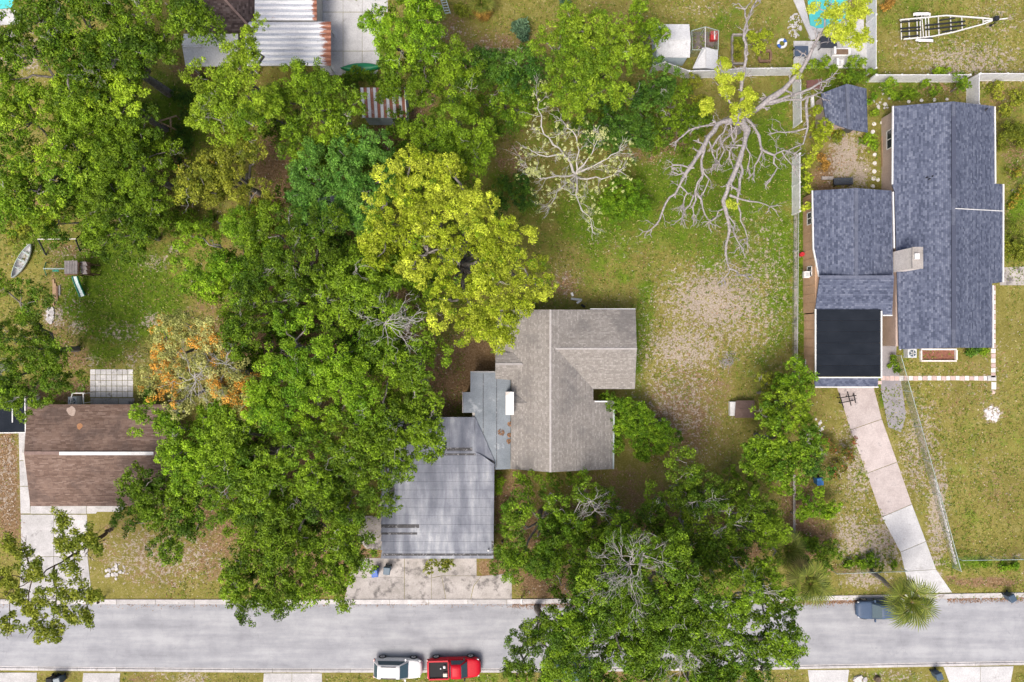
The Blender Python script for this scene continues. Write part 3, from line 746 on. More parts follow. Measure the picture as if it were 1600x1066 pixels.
def metal(name, rust_lo, rust_hi, axis_stretch, xgrad=None):
    m, nt, n, L, b = new_mat(name)
    geo = N(nt, "ShaderNodeNewGeometry").outputs["Position"]; mp = N(nt, "ShaderNodeMapping"); mp.inputs["Scale"].default_value = axis_stretch; L.new(geo, mp.inputs[0])
    s = pos_noise(nt, 1.0, 6, .65, mp.outputs[0]); f = pos_noise(nt, 9, 4, .7)
    base = ramp(nt, math_n(nt, 'ADD', math_n(nt, 'MULTIPLY', s, .6), math_n(nt, 'MULTIPLY', f, .4)), [(.34,(.36,.38,.41)),(.48,(.56,.58,.62)),(.62,(.74,.75,.77))])
    mask = math_n(nt, 'ADD', math_n(nt, 'MULTIPLY', s, .65), math_n(nt, 'MULTIPLY', f, .35))
    if xgrad:
        sx = N(nt, "ShaderNodeSeparateXYZ"); L.new(geo, sx.inputs[0])
        g = N(nt, "ShaderNodeMapRange"); g.inputs[1].default_value = xgrad[0]; g.inputs[2].default_value = xgrad[1]; g.inputs[3].default_value = 0; g.inputs[4].default_value = .36; L.new(sx.outputs[0], g.inputs[0])
        oi = N(nt, "ShaderNodeObjectInfo"); mask = math_n(nt, 'ADD', mask, math_n(nt, 'ADD', g.outputs[0], math_n(nt, 'MULTIPLY', oi.outputs["Random"], .07)))
    r = ramp(nt, f, [(.3,(.17,.055,.030)),(.7,(.36,.15,.09))])
    col = mix(nt, smooth_step(nt, mask, rust_lo, rust_hi), base, r)
    L.new(col, b.inputs["Base Color"]); b.inputs["Roughness"].default_value = .55; b.inputs["Metallic"].default_value = .15; return m

def facet(root, poly, pl, mat, th=.11, name='roof_slope'):
    return obj(name, MB().prism([PP(x, y, pl) for x, y in poly], th=th), mat, root, uv=True)
def cap(root, p, q, w, mat, name='ridge_cap', h=.05): return obj(name, MB().bar(p, q, w, h), mat, root)
def penta(axis, a0, a1, za, ac, zc, zb, b0, b1):
    """gabled solid: eaves at a0 (za) and a1 (zb), ridge at ac (zc), running b0..b1 along the other axis"""
    pr = [(a0,0),(a1,0),(a1,zb),(ac,zc),(a0,za)]; mb = MB(); vs = []
    for bb in (b0, b1):
        for a, z in pr: vs.append((a,bb,z) if axis == 'x' else (bb,a,z))
    return mb.add(vs, [(0,1,2,3,4),(9,8,7,6,5)] + [(i,5+i,5+(i+1)%5,(i+1)%5) for i in range(5)])
def X(px, h=0): return P(px, 533, h)[0]
def Yv(py, h=0): return P(800, py, h)[1]
def window(root, p, q, out, z0, z1, parts=2):
    """window in a wall from p to q (xy), facing out"""
    p, q, o = Vector((*p,0)), Vector((*q,0)), Vector((*out,0)); u = (q-p).normalized(); L_ = (q-p).length
    c = (p+q)/2
    fr = MB()
    for (a0,a1,b0,b1) in ((0,L_,z0,z0+.07),(0,L_,z1-.07,z1),(0,.07,z0,z1),(L_-.07,L_,z0,z1),(L_/2-.03,L_/2+.03,z0,z1)):
        e0 = p+u*a0+o*.005; e1 = p+u*a1+o*.06
        vs = [p+u*a0+o*.005, p+u*a1+o*.005, p+u*a1+o*.06, p+u*a0+o*.06]
        fr.prism([(v.x,v.y,b1) for v in vs], zb=b0)
    w = obj('window', fr, TRIM, root)
    g = MB(); vs = [p+u*.07+o*.006, p+u*(L_-.07)+o*.006, p+u*(L_-.07)+o*.03, p+u*.07+o*.03]; g.prism([(v.x,v.y,z1-.07) for v in vs], zb=z0+.07)
    obj('pane', g, GLASS, w); return w

# ---------------------------------------------------------------- grey house in the middle lot
hc = thing('grey_house', 'house with weathered grey shingle roof joined to a flat membrane roof and garage', 'house', (X(850,0), Yv(620,0), 0))
rz = 4.4; rx = X(860, rz); sl = .343
PE = (rz + sl*rx, -sl, 0); PW = (rz - sl*rx, sl, 0)
zE = PP(870,545,PE)[2]; zeN = PP(921,484,PE)[2]; zeS = PP(927,608,PE)[2]
PN = plane3(P(870,545,zE), P(995,545,zE), PP(921,484,PE)); PS = plane3(P(870,545,zE), P(995,545,zE), PP(927,608,PE))
facet(hc, [(860,484),(921,484),(870,545),(927,608),(927,626),(958,626),(957,733),(860,738)], PE, SH_GREY)
facet(hc, [(921,484),(993,484),(995,545),(870,545)], PN, SH_GREY); facet(hc, [(870,545),(995,545),(992,608),(927,608)], PS, SH_GREY)
zg = PP(818,569,PW)[2]
PgN = plane3(P(774,569,zg), P(818,569,zg), PP(802,551,PW)); PgS = plane3(P(774,569,zg), P(818,569,zg), PP(799,594,PW))
facet(hc, [(860,484),(775,484),(775,551),(802,551),(818,569),(799,594),(798,733),(860,738)], PW, SH_GREY)
facet(hc, [(774,551),(802,551),(818,569),(774,569)], PgN, SH_GREY); facet(hc, [(774,569),(818,569),(799,594),(774,592)], PgS, SH_GREY)
cap(hc, P(860,484,rz+.02), P(860,738,rz+.02), .18, RIDGE); cap(hc, P(868,545,zE+.02), P(995,545,zE+.02), .17, RIDGE); cap(hc, P(774,569,zg+.02), P(816,569,zg+.02), .2, RIDGE)
# cricket behind the chimney box
a, b_, c_ = PP(803,614,PW), PP(824,630,PW), PP(803,648,PW); top_ = (a[0], P(803,631,3.75)[1], b_[2])
lift = lambda p: (p[0], p[1], p[2]+.03)
obj('roof_slope', MB().prism([lift(a), lift(b_), lift(top_)], th=.06), SH_GREY, hc, uv=True); obj('roof_slope', MB().prism([lift(top_), lift(b_), lift(c_)], th=.06), SH_GREY, hc, uv=True)
ch = MB(); ch.prism([P(790.5,613,4.25),P(802.5,613,4.25),P(802.5,648,4.25),P(790.5,648,4.25)], zb=2.8)
cho = obj('chimney', ch, TRIM, hc, bevel=.03); obj('chimney_cap', MB().prism([P(790,612.5,4.33),P(803,612.5,4.33),P(803,648.5,4.33),P(790,648.5,4.33)], zb=4.252), worn('cap_white', (.70,.68,.66), (.84,.82,.80), 1.5, 8, spots=(.5,.42,.36)), cho)
# walls
zw = lambda x_: rz - .2 - sl*abs(x_-rx)
xa_, xb_ = X(801,3.1), X(923,3.0)
obj('wall', penta('x', xa_, xb_, zw(xa_), rx, rz-.2, zw(xb_), Yv(489,2.7), Yv(729,2.7)), WALL_GREY, hc)
obj('wall', MB().box(xb_+.003, Yv(729,2.4), 0, X(954,2.3), Yv(630,2.4), 2.2), WALL_GREY, hc); obj('wall', MB().box(X(779,2.6), Yv(590,2.6), 0, xa_-.003, Yv(489,2.6), 2.5), WALL_GREY, hc)
obj('wall', penta('y', Yv(604,3), Yv(489,3), zeS-.2, Yv(545,zE), zE-.2, zeN-.2, X(900,3), X(988,3)), WALL_GREY, hc)
obj('gutter', MB().box(X(927,3), Yv(628.5,2.95), 2.88, X(949,2.95), Yv(626.5,2.95), 3.0), TRIM, hc)
obj('gutter', MB().prism([P(958,627,2.42),P(960.5,627,2.42),P(959.5,733,2.42),P(957.2,733,2.42)], th=.12), worn('gutter_green', (.30,.36,.34),(.40,.45,.43)), hc)
obj('gutter', MB().prism([P(922,482.2,3.05),P(993,482.2,3.05),P(993,484,3.05),P(922,484,3.05)], th=.1), TRIM, hc)
window(hc, (X(989,2), Yv(575,2)), (X(989,2), Yv(590,2)), (1,0), 1.0, 2.1); window(hc, (X(955,2), Yv(700,2)), (X(955,2), Yv(680,2)), (1,0), .9, 2.0); window(hc, (X(830,2), Yv(730,2)), (X(850,2), Yv(730,2)), (0,-1), .9, 2.0)
# flat membrane roof over the link
fl = [(735,581.5),(774.5,581.5),(774.5,592),(797.8,594),(797.8,733),(773.5,734),(773,721),(757.5,686),(742,652),(742,645),(723,645),(723,613),(735,613)]
fr = obj('flat_roof', MB().prism([P(x,y,2.78) for x,y in fl], th=.16), MEMB_B, hc)
for x_ in (755, 776): obj('roof_seam', MB().bar(P(x_,592 if x_ > 760 else 584,2.79), P(x_,730 if x_ > 760 else 682,2.79), .05, .03), TAR, fr)
obj('wall', MB().box(X(738,2.6), Yv(730,2.6), 0, X(797,2.6), Yv(585,2.6), 2.6), WALL_GREY, hc); obj('wall', MB().box(X(726,2.6), Yv(643,2.6), 0, X(741,2.6), Yv(616,2.6), 2.58), WALL_GREY, hc)
obj('edge_trim', MB().bar(P(735,581,2.84), P(774,581,2.84), .1, .12), worn('trim_grey',(.3,.3,.3),(.45,.45,.45)), hc); obj('edge_trim', MB().bar(P(723,613,2.82), P(723,645,2.82), .08, .1), BARK_PALE, hc)
# garage roof: rolled sheets laid across, low hip at the back
PG = plane3(P(595,873,2.75), P(771,873,2.75), P(680,706,3.25)); PGn = plane3(P(600,706,3.25), P(738,706,3.25), P(700,652,2.86)); PGe = plane3(P(740,706,3.25), P(742.5,652,2.86), P(772.5,721,2.9))
ys = list(np.linspace(873,712,13)) + [706]
for i in range(len(ys)-1):
    ya, yb = ys[i], ys[i+1]
    xr = lambda y: np.interp(y, [706,721,873], [742,772.5,771])
    o = obj('roofing_sheet', MB().prism([PP(x,y,PG) for x,y in ((594.6,ya),(xr(ya),ya),(xr(yb),yb+.25),(597,yb+.25))], th=.12+.002*i), MEMB, hc)
    o.location.z += .004*(i % 2)
for xa, xb in ((600,665),(665,702),(702,741)): obj('roofing_sheet', MB().prism([PP(x,y,PGn) for x,y in ((xa,706),(xb-.2,706),(xb-.2 + (1 if xb > 730 else 0),652),(xa,652))], th=.13), MEMB, hc)
obj('roofing_sheet', MB().prism([PP(740.5,706,PGe), PP(742.5,652,PGe), PP(758,686,PGe), PP(772.8,721,PGe)], th=.1), MEMB, hc)
for x0,x1,y0,y1 in ((595.5,655,819.5,825),(595.5,652,832,835.5),(598,768,865,868.5),(692,738,699.5,704.5),(688,743,708.5,711.5),(768,771,845,868)):
    pl = PGn if y1 < 706 else PG
    obj('tar_strip', MB().prism([lift2 for lift2 in [tuple(np.array(PP(x,y,pl))+np.array([0,0,.014])) for x,y in ((x0,y0),(x1,y0),(x1,y1),(x0,y1))]], th=.02), TAR, hc)
obj('vent_pipe', MB().cyl(np.array(PP(763,859,PG))+np.array([0,0,-.1]), np.array(PP(763,859,PG))+np.array([0,0,.35]), .07, n=10), TRIM, hc)
obj('wall', MB().box(X(599,2.6), Yv(868,2.6), 0, X(769,2.6), Yv(660,2.6), 2.6), WALL_GREY, hc)
obj('garage_door', MB().box(X(640,1), Yv(868,2.6)-.06, 0.03, X(735,1), Yv(868,2.6)-.003, 2.2), TRIM, hc)
for (x_, y_, r_) in ((783,676,5),(796,680,3),(797,663,3.5),(795,690,3)):   # leaf piles caught on the flat roof
    nn = 60; a_ = rng.uniform(0,2*PI,nn); d_ = np.sqrt(rng.uniform(.1,1,nn))*r_*K
    cxp = P(x_,y_,2.8); C = np.stack([cxp[0]+np.cos(a_)*d_, cxp[1]+np.sin(a_)*d_, np.full(nn,2.80)+rng.uniform(0,.05,nn)],1)
    q_ = np_quads('fallen_leaves', leaves_at(C, unit(rng.normal(size=(nn,3))*.3+np.array([0,0,1.])), .14, .55), LEAF['litter'], np.stack([rng.uniform(0,1,nn), rng.uniform(.7,1.3,nn), np.zeros(nn)],1)); tag(q_, 'small heap of brown leaves caught on the flat membrane roof', 'leaves', kind='stuff')

# ---------------------------------------------------------------- blue-grey house on the right lot
hr = thing('blue_grey_house', 'long house with mottled blue grey shingle roof and black flat carport addition', 'house', (X(1430,0), Yv(400,0), 0))
rz2 = 4.2; rx2 = X(1490, rz2); s2 = .338
PW2 = (rz2 - s2*rx2, s2, 0); PE2 = (rz2 + s2*rx2, -s2, 0)
facet(hr, [(1396,166),(1490,158.5),(1490,543.5),(1405,546),(1402,440),(1398,300),(1394,288)], PW2, SH_BLUE)
facet(hr, [(1490,158.5),(1553,166),(1554,287),(1568,288),(1566,441),(1550,443),(1550,543.5),(1490,543.5)], PE2, SH_BLUE)
cap(hr, P(1490,160,rz2+.02), P(1490,543,rz2+.02), .3, RIDGE_B); cap(hr, P(1490,182,rz2+.07), P(1490,310,rz2+.07), .34, plain('ridge_vent', (.06,.07,.11), .7), 'ridge_vent', .06); cap(hr, P(1490,352,rz2+.07), P(1490,515,rz2+.07), .34, bpy.data.materials['ridge_vent'], 'ridge_vent', .06)
cap(hr, PP(1491,326,PE2), PP(1566,330,PE2), .06, TRIM, 'flashing', .16)
rz3 = 3.5; rx3 = X(1338, rz3); s3 = .21
PW3 = (rz3 - s3*rx3, s3, 0); PE3 = (rz3 + s3*rx3, -s3, 0)
facet(hr, [(1270,298),(1338,294),(1338,433),(1281,433),(1271,388)], PW3, SH_BLUE); facet(hr, [(1338,294),(1393,298),(1396,433),(1338,433)], PE3, SH_BLUE)
PS3 = plane3(P(1280,433,3.52), P(1396,433,3.52), P(1330,490,2.95)); facet(hr, [(1281,433),(1397,433),(1394,492),(1377,492),(1377,484),(1274,484),(1280,440)], PS3, SH_BLUE)
cap(hr, P(1338,294,rz3+.02), P(1338,433,rz3+.02), .28, RIDGE_B); cap(hr, P(1281,433,3.54), P(1397,433,3.54), .28, RIDGE_B)
bys = np.linspace(588.5, 483.5, 7)
for i in range(6):
    o = obj('roofing_sheet', MB().prism([P(1275.5,bys[i],3.1),P(1375.5,bys[i],3.1),P(1375.5,bys[i+1]+.25,3.1),P(1275.5,bys[i+1]+.25,3.1)], th=.14), BLACKROOF, hr); o.location.z = .006*(i % 2)
facet(hr, [(1273,591),(1372.5,591),(1371.5,604),(1273,604)], plane3(P(1273,591,3.0),P(1372,591,3.0),P(1300,604,2.6)), SH_BLUE)
for a_, b2 in (((1274,483,3.12),(1274,590,3.12)),((1377,486,3.12),(1377,590,3.12)),((1273,590,3.1),(1378,590,3.1)),((1273,605,2.56),(1372,605,2.56)),((1395,166,2.74),(1394,288,2.74)),((1404,436,2.72),(1406.5,547,2.72)),((1269,298,2.75),(1270.5,388,2.75)),((1270.5,388,2.75),(1279.5,433,2.75)),((1379,493,2.9),(1394,493,2.9)),((1551,446,2.6),(1551,544,2.6)),((1554,167,2.6),(1555,287,2.6)),((1567.5,288,2.3),(1567,441,2.3)),((1395,300,2.78),(1397,388,2.78))):
    obj('fascia', MB().bar(P(*a_), P(*b2), .10, .16), TRIM, hr)
# walls
obj('wall', penta('x', X(1401,2.6), X(1548,2.5), 2.45, rx2, rz2-.2, 2.4, Yv(541,2.6), Yv(171,2.6)), WALL_PINK, hr)
obj('wall', MB().box(X(1540,2.3), Yv(438,2.3), 0, X(1563,2.3), Yv(292,2.3), 2.2), WALL_PINK, hr)
obj('wall', MB().box(X(1273.5,2.6), Yv(488,2.6), 0, X(1391,2.6), Yv(300,2.6), 2.6), WALL_TAN, hr)
obj('wall', MB().box(X(1275,2.6), Yv(586,2.6), 0, X(1374,2.6), Yv(490,2.6), 2.9), WALL_TAN, hr)
for y_ in np.arange(305, 586, 14.0): obj('board', MB().box(X(1273.5 if y_ < 486 else 1275,2.6)-.03, Yv(y_+.8,2.6), 0.02, X(1273.5 if y_ < 486 else 1275,2.6)-.003, Yv(y_,2.6), 2.55), WALL_TAN, hr)
window(hr, (X(1273.5,2.6), Yv(415,2)), (X(1273.5,2.6), Yv(432,2)), (-1,0), 1.0, 2.0); window(hr, (X(1273.5,2.6), Yv(330,2)), (X(1273.5,2.6), Yv(350,2)), (-1,0), 1.0, 2.0)
window(hr, (X(1401,2.6), Yv(200,2)), (X(1401,2.6), Yv(230,2)), (-1,0), 1.0, 2.0)
obj('porch_floor', MB().prism([P(1379,490,.12),P(1401,490,.12),P(1401,535,.12),P(1379,535,.12)], zb=.0), worn('terracotta', (.34,.135,.07),(.42,.18,.10),2,12), hr)
chb = MB().prism([P(1426,386.5,5.6),P(1442,386.5,5.6),P(1442,419.5,5.6),P(1426,419.5,5.6)], zb=1.0); chm = obj('chimney', chb, worn('chimney_cream', (.70,.64,.59),(.80,.75,.70),1.2,8), hr)
obj('chimney_cap', MB().prism([P(1425.5,386,5.68),P(1442.5,386,5.68),P(1442.5,420,5.68),P(1425.5,420,5.68)], zb=5.603), CONC_OLD, chm); obj('flue', MB().prism([P(1430,396,5.9),P(1437,396,5.9),P(1437,405,5.9),P(1430,405,5.9)], zb=5.683), TRIM, chm)
vp = PP(1447,278,PW2); vm = MB()
for dx_, dy_ in ((0,0),(.45,.1),(.2,-.15)): vm.cyl((vp[0]+dx_, vp[1]+dy_, vp[2]-.1), (vp[0]+dx_, vp[1]+dy_, vp[2]+.3), .06, n=8)
obj('vent_pipe', vm, plain('pipe_black', (.02,.02,.025), .5), hr)
obj('vent_pipe', MB().cyl(np.array(PP(1545,168,PE2))-np.array([0,0,.1]), np.array(PP(1537,174,PE2))+np.array([0,0,.25]), .06, n=8), bpy.data.materials['pipe_black'], hr)
# back shed with matching shingles
hs = thing('garden_shed', 'small garden shed with blue grey shingle gable roof beside the fence', 'shed', (X(1320,0), Yv(172,0), 0))
zr_ = 3.0; rsx = X(1325, zr_)
PsW = plane3(P(1323,131,zr_), P(1327,202,zr_), P(1284,160,2.1)); PsE = plane3(P(1323,131,zr_), P(1327,202,zr_), P(1355,170,2.35))
facet(hs, [(1283.5,146),(1323,131),(1327,202),(1291,190)], PsW, SH_BLUE); facet(hs, [(1323,131),(1354,138.5),(1356,207),(1327,202)], PsE, SH_BLUE)
cap(hs, P(1323,132,zr_+.02), P(1327,202,zr_+.02), .26, RIDGE_B)
obj('wall', penta('x', X(1290,2.1), X(1352,2.2), 1.9, rsx, zr_-.2, 2.1, Yv(196,2.2), Yv(146,2.2)), WALL_PINK, hs); obj('door', MB().box(X(1318,1), Yv(196,2.2)-.05, .02, X(1334,1), Yv(196,2.2)-.003, 1.85), DARKDOOR, hs)

# ---------------------------------------------------------------- brown house
hb = thing('brown_house', 'low house with streaked brown shingle gable roof and white ridge vent', 'house', (X(150,0), Yv(712,0), 0))
yr = Yv(708, 4.0); sN = .309
PNb = (4.0 + sN*yr, 0, -sN); PSb = (4.0 - sN*yr, 0, sN)
facet(hb, [(43,632),(262,632),(262,708),(37.5,708)], PNb, SH_BROWN); facet(hb, [(37.5,708),(262,708),(262,791),(47.5,791)], PSb, SH_BROWN)
cap(hb, P(38,708,4.02), P(262,708,4.02), .3, RIDGE_D); cap(hb, P(93,708.6,4.08), P(240,708.6,4.08), .3, TRIM, 'ridge_vent', .09)
obj('wall', penta('y', Yv(787,2.5), Yv(637,2.7), 2.2, yr, 3.78, 2.4, X(48,2.6), X(258,2.6)), WALL_GREY, hb)
for (x_, y_, r_, mt) in ((112,642,8,worn('patch_pale',(.40,.31,.26),(.52,.42,.36),3,12)),(124.5,666,5,worn('patch_orange',(.36,.17,.08),(.40,.22,.12),3,12))):
    pts = [tuple(np.array(PP(x_+r_*random.uniform(.7,1.1)*math.cos(a), y_+r_*random.uniform(.7,1.15)*math.sin(a), PNb))+np.array([0,0,.012])) for a in np.linspace(0,2*PI,13)[:-1]]
    obj('roof_patch', MB().prism(pts, th=.02), mt, hb)
window(hb, (X(90,2), Yv(637,2.7)), (X(70,2), Yv(637,2.7)), (0,1), .9, 2.0)
# black carport beside it
cp = thing('carport', 'black flat carport roof with white edge beside the brown house', 'carport', (X(12,0), Yv(650,0), 0))
obj('flat_roof', MB().prism([P(-40,620,2.5),P(38,620,2.5),P(39.5,675,2.5),P(-40,676,2.5)], th=.12), BLACKROOF, cp)
for a_, b2 in (((-40,677,2.47),(40,676,2.47)),((39.5,620,2.48),(40.5,676,2.48)),((20,632,2.54),(20,660,2.54))): obj('edge_trim', MB().bar(P(*a_), P(*b2), .09, .14), TRIM, cp)
for x_, y_ in ((-36,624),(35,624),(-36,672),(35,672)): obj('post', MB().box(X(x_,2.4)-.05, Yv(y_,2.4)-.05, 0, X(x_,2.4)+.05, Yv(y_,2.4)+.05, 2.39), TRIM, cp)

# ---------------------------------------------------------------- metal-roofed property at the back
hn = thing('hipped_house', 'house corner with dark brown shingle hip roof behind the metal carport', 'house', (X(340,0), Yv(0,0), 0))
PH1 = plane3(P(397,50,2.7), P(300,50,2.7), P(352,0,3.65)); PH2 = plane3(P(397,50,2.7), P(397,-80,2.7), P(352,0,3.65))
facet(hn, [(290,50),(397,50),(312,-44),(290,-44)], PH1, SH_DARK); facet(hn, [(397,50),(397,-90),(312,-44)], PH2, SH_DARK)
cap(hn, P(396,49,2.75), PP(314,-42,PH1), .2, RIDGE_D, 'hip_cap'); obj('wall', MB().box(X(300,2.6), Yv(46,2.6), 0, X(392,2.6), Yv(-80,2.6), 2.5), WALL_GREY, hn)
GALV = metal('galvanised_rusting', .66, .74, (.5, 6, 1), (X(495,2.7), X(517,2.7))); GALV2 = metal('galvanised_streaked', .62, .70, (.4, 5, 1), (X(485,3), X(497,3)))
RUSTY = metal('galvanised_rust_striped', .42, .54, (5, .6, 1)); AWN = worn('awning_panel', (.55,.55,.53), (.68,.68,.66), 1, 8, spots=(.40,.39,.36))
def wave_sheets(root, x0, x1, ys, z0, z1, mat, amp=.10):
    for i in range(len(ys)-1):
        ya, yb = ys[i], ys[i+1]; ym = ya*.45+yb*.55; t = i/(len(ys)-1); z = z0+(z1-z0)*t
        pts = [P(x0,ya,z),P(x0,ym,z+amp),P(x0,yb,z),P(x1,ya,z),P(x1,ym,z+amp),P(x1,yb,z)]; pb = [(p[0],p[1],p[2]-.03) for p in pts]
        mb = MB(); mb.add(pts+pb, [(0,1,4,3),(1,2,5,4),(6,9,10,7),(7,10,11,8),(0,3,9,6),(2,8,11,5),(0,6,7,1),(1,7,8,2),(3,4,10,9),(4,5,11,10)]); obj('roof_sheet', mb, mat, root)
ca = thing('metal_carport', 'carport under a wide whitish corrugated metal roof rusting along its outer end', 'carport', (X(450,0), Yv(68,0), 0))
wave_sheets(ca, 383, 517, np.linspace(34,103,9), 2.85, 2.6, GALV)
for x_, y_ in ((388,38),(512,38),(388,99),(512,99),(450,99)): obj('post', MB().box(X(x_,2.5)-.05, Yv(y_,2.5)-.05, 0, X(x_,2.5)+.05, Yv(y_,2.5)+.05, 2.58), TRIM, ca)
obj('beam', MB().bar(P(384,99,2.5), P(516,99,2.5), .08, .14), TRIM, ca); obj('beam', MB().bar(P(384,38,2.7), P(516,38,2.7), .08, .14), TRIM, ca)
cb = thing('metal_roof_annex', 'annex with narrower streaked corrugated metal roof behind the wide carport', 'annex', (X(445,0), Yv(0,0), 0))
wave_sheets(cb, 398, 495, np.linspace(-38,32,9), 3.15, 2.95, GALV2); obj('wall', MB().box(X(402,2.9), Yv(30,2.9), 0, X(491,2.9), Yv(-36,2.9), 2.85), WALL_GREY, cb)
cc_ = thing('patio_awning', 'off-white panel awning roof with folded front edge beside the hipped house', 'awning', (X(320,0), Yv(80,0), 0))
for i, (ya, yb, za, zb_) in enumerate(((53,71,2.55,2.5),(71.3,74,2.52,2.52),(74.3,104,2.45,2.3))): obj('roof_panel', MB().prism([P(287 if i < 2 else 285,ya,za),P(372,ya,za),P(372,yb,zb_),P(284 if i < 2 else 290,yb,zb_)], th=.06), AWN, cc_)
for x_, y_ in ((292,58),(366,58),(294,100),(366,100)): obj('post', MB().box(X(x_,2.3)-.05, Yv(y_,2.3)-.05, 0, X(x_,2.3)+.05, Yv(y_,2.3)+.05, 2.27), TRIM, cc_)
ru = thing('rusty_shed', 'small pale shed with rust striped corrugated metal roof among trees', 'shed', (X(600,0), Yv(165,0), 0))
xs_ = np.linspace(563,631.5,15)
GALV3 = metal('galvanised_light_strip', .60, .70, (5, .8, 1)); RUST2 = metal('galvanised_heavy_rust', .30, .46, (4, 1.6, 1))
for i in range(14):
    xa, xb = xs_[i], xs_[i+1]; xm = (xa+xb)/2; z = 0 if i % 2 else .05
    pts = [P(xa+.1,137,2.35+z),P(xb-.1,137,2.35+z),P(xb+2.9,184,2.2+z),P(xa+3.1,184,2.2+z)]
    obj('roof_sheet', MB().prism(pts, th=.04), RUST2 if i % 2 else GALV3, ru)
obj('wall', MB().prism([P(569,140,2.15),P(632,140,2.15),P(634,184,2.15),P(570,184,2.15)], zb=0), WALL_BLUE, ru); dx0 = P(612,184,2.15); dx1 = P(631,184,2.15)
obj('door', MB().box(dx0[0], dx0[1]-.05, .02, dx1[0], dx0[1]-.004, 1.85), DARKDOOR, ru); obj('edge_trim', MB().bar(P(632,137,2.37), P(635,184.5,2.22), .09, .08), TRIM, ru)
# grey tarpaulined shed seen only through gaps
gs = thing('hidden_shed', 'grey roofed low shed glimpsed under the dense trees', 'shed', (X(498,0), Yv(330,0), 0))
obj('roof_panel', MB().prism([P(462,305,2.1),P(535,305,2.1),P(535,332,2.4),P(462,332,2.4)], th=.06), MEMB, gs); obj('roof_panel', MB().prism([P(462,332,2.4),P(535,332,2.4),P(535,360,2.1),P(462,360,2.1)], th=.06), MEMB, gs)
obj('wall', MB().box(X(466,2), Yv(357,2), 0, X(531,2), Yv(309,2), 2.0), WALL_GREY, gs)
# ---------------------------------------------------------------- white shed, small shed, kennel at the back fence
SHEDW = worn('shed_roof_white', (.50,.51,.53), (.62,.63,.64), .8, 9, spots=(.38,.38,.39), rnd=.03)
ws = thing('white_shed', 'white metal garden shed with pale blue front wall by the kennel', 'shed', (X(1050,0), Yv(70,0), 0))
obj('roof_panel', MB().prism([P(1019,38,2.15),P(1077,38,2.15),P(1079,62,2.4),P(1020,62,2.4)], th=.06), SHEDW, ws); obj('roof_panel', MB().prism([P(1020,62.4,2.4),P(1079,62.4,2.4),P(1078,90,2.15),P(1031,90,2.15)], th=.06), SHEDW, ws)
obj('wall', penta('y', Yv(88.5,2.1), Yv(42,2.1), 2.0, Yv(62,2.4), 2.28, 2.0, X(1026,2.1), X(1075,2.1)), WALL_BLUE, ws); cap(ws, P(1020,62,2.42), P(1079,62,2.42), .12, SHEDW, 'ridge_cap', .04)
wt = thing('kennel_shelter', 'small white gabled shelter at the end of the wire kennel', 'shelter', (X(1102,0), Yv(92,0), 0))
obj('roof_panel', MB().prism([P(1082,107,1.5),P(1097,75,1.5),P(1103,74,1.9),P(1103,106,1.9)], th=.05), SHEDW, wt); obj('roof_panel', MB().prism([P(1103.3,106,1.9),P(1103.3,74,1.9),P(1122,79,1.5),P(1121,109,1.5)], th=.05), SHEDW, wt)
obj('wall', MB().prism([P(1088,104,1.4),P(1098,79,1.4),P(1119,82,1.4),P(1118,105,1.4)], zb=0), SHEDW, wt)
# dog house on the lawn
dg = thing('dog_house', 'small brown roofed dog house with white front on the lawn edge', 'dog house', (X(1162,0), Yv(640,0), 0))
BRN = worn('dog_roof_brown', (.13,.085,.07),(.20,.14,.12),4,14)
obj('roof_panel', MB().prism([P(1150,626,.85),P(1179,626,.85),P(1179,639,1.15),P(1149,639,1.15)], th=.05), BRN, dg); obj('roof_panel', MB().prism([P(1149,639.2,1.15),P(1179,639.2,1.15),P(1179,653,.85),P(1148,653,.85)], th=.05), BRN, dg)
obj('wall', MB().prism([P(1152,629,.75),P(1177,629,.75),P(1177,650,.75),P(1152,650,.75)], zb=0), WALL_GREY, dg); obj('porch', MB().prism([P(1141,628,.5),P(1149.4,628,.5),P(1149.4,650,.5),P(1141,650,.5)], zb=0), TRIM, dg)
# ================================================================ FENCES
VINYL = worn('vinyl_white', (.66,.67,.70), (.78,.79,.81), 1.2, 9, spots=(.52,.53,.54), rnd=.05, rough=.5)
STEEL = worn('steel_galvanised', (.36,.38,.38), (.48,.50,.50), 3, 12, rough=.5); STEEL_G = worn('rail_green_grey', (.30,.38,.36), (.42,.50,.47), 3, 12, rough=.5)
WOOD_G = worn('wood_weathered', (.20,.18,.165), (.34,.31,.29), 2.5, 16, rnd=.15); WOOD_B = worn('wood_brown', (.15,.09,.06), (.26,.165,.11), 2.5, 16, rnd=.15); WOOD_T = worn('wood_tan', (.34,.22,.13), (.46,.32,.20), 2.5, 16, rnd=.12)
m, nt, n, L, b = new_mat('chain_link'); LINK = m
geo = N(nt, "ShaderNodeNewGeometry").outputs["Position"]; sx = N(nt, "ShaderNodeSeparateXYZ"); L.new(geo, sx.inputs[0])
su = math_n(nt, 'ADD', sx.outputs[0], sx.outputs[1])
def lines(v): return math_n(nt, 'LESS_THAN', math_n(nt, 'FRACT', math_n(nt, 'DIVIDE', v, .06)), .14)
wire = math_n(nt, 'MAXIMUM', lines(math_n(nt, 'ADD', su, sx.outputs[2])), lines(math_n(nt, 'SUBTRACT', su, sx.outputs[2])))
b.inputs["Base Color"].default_value = (.38,.42,.41,1); b.inputs["Metallic"].default_value = .3; b.inputs["Roughness"].default_value = .5; L.new(wire, b.inputs["Alpha"])

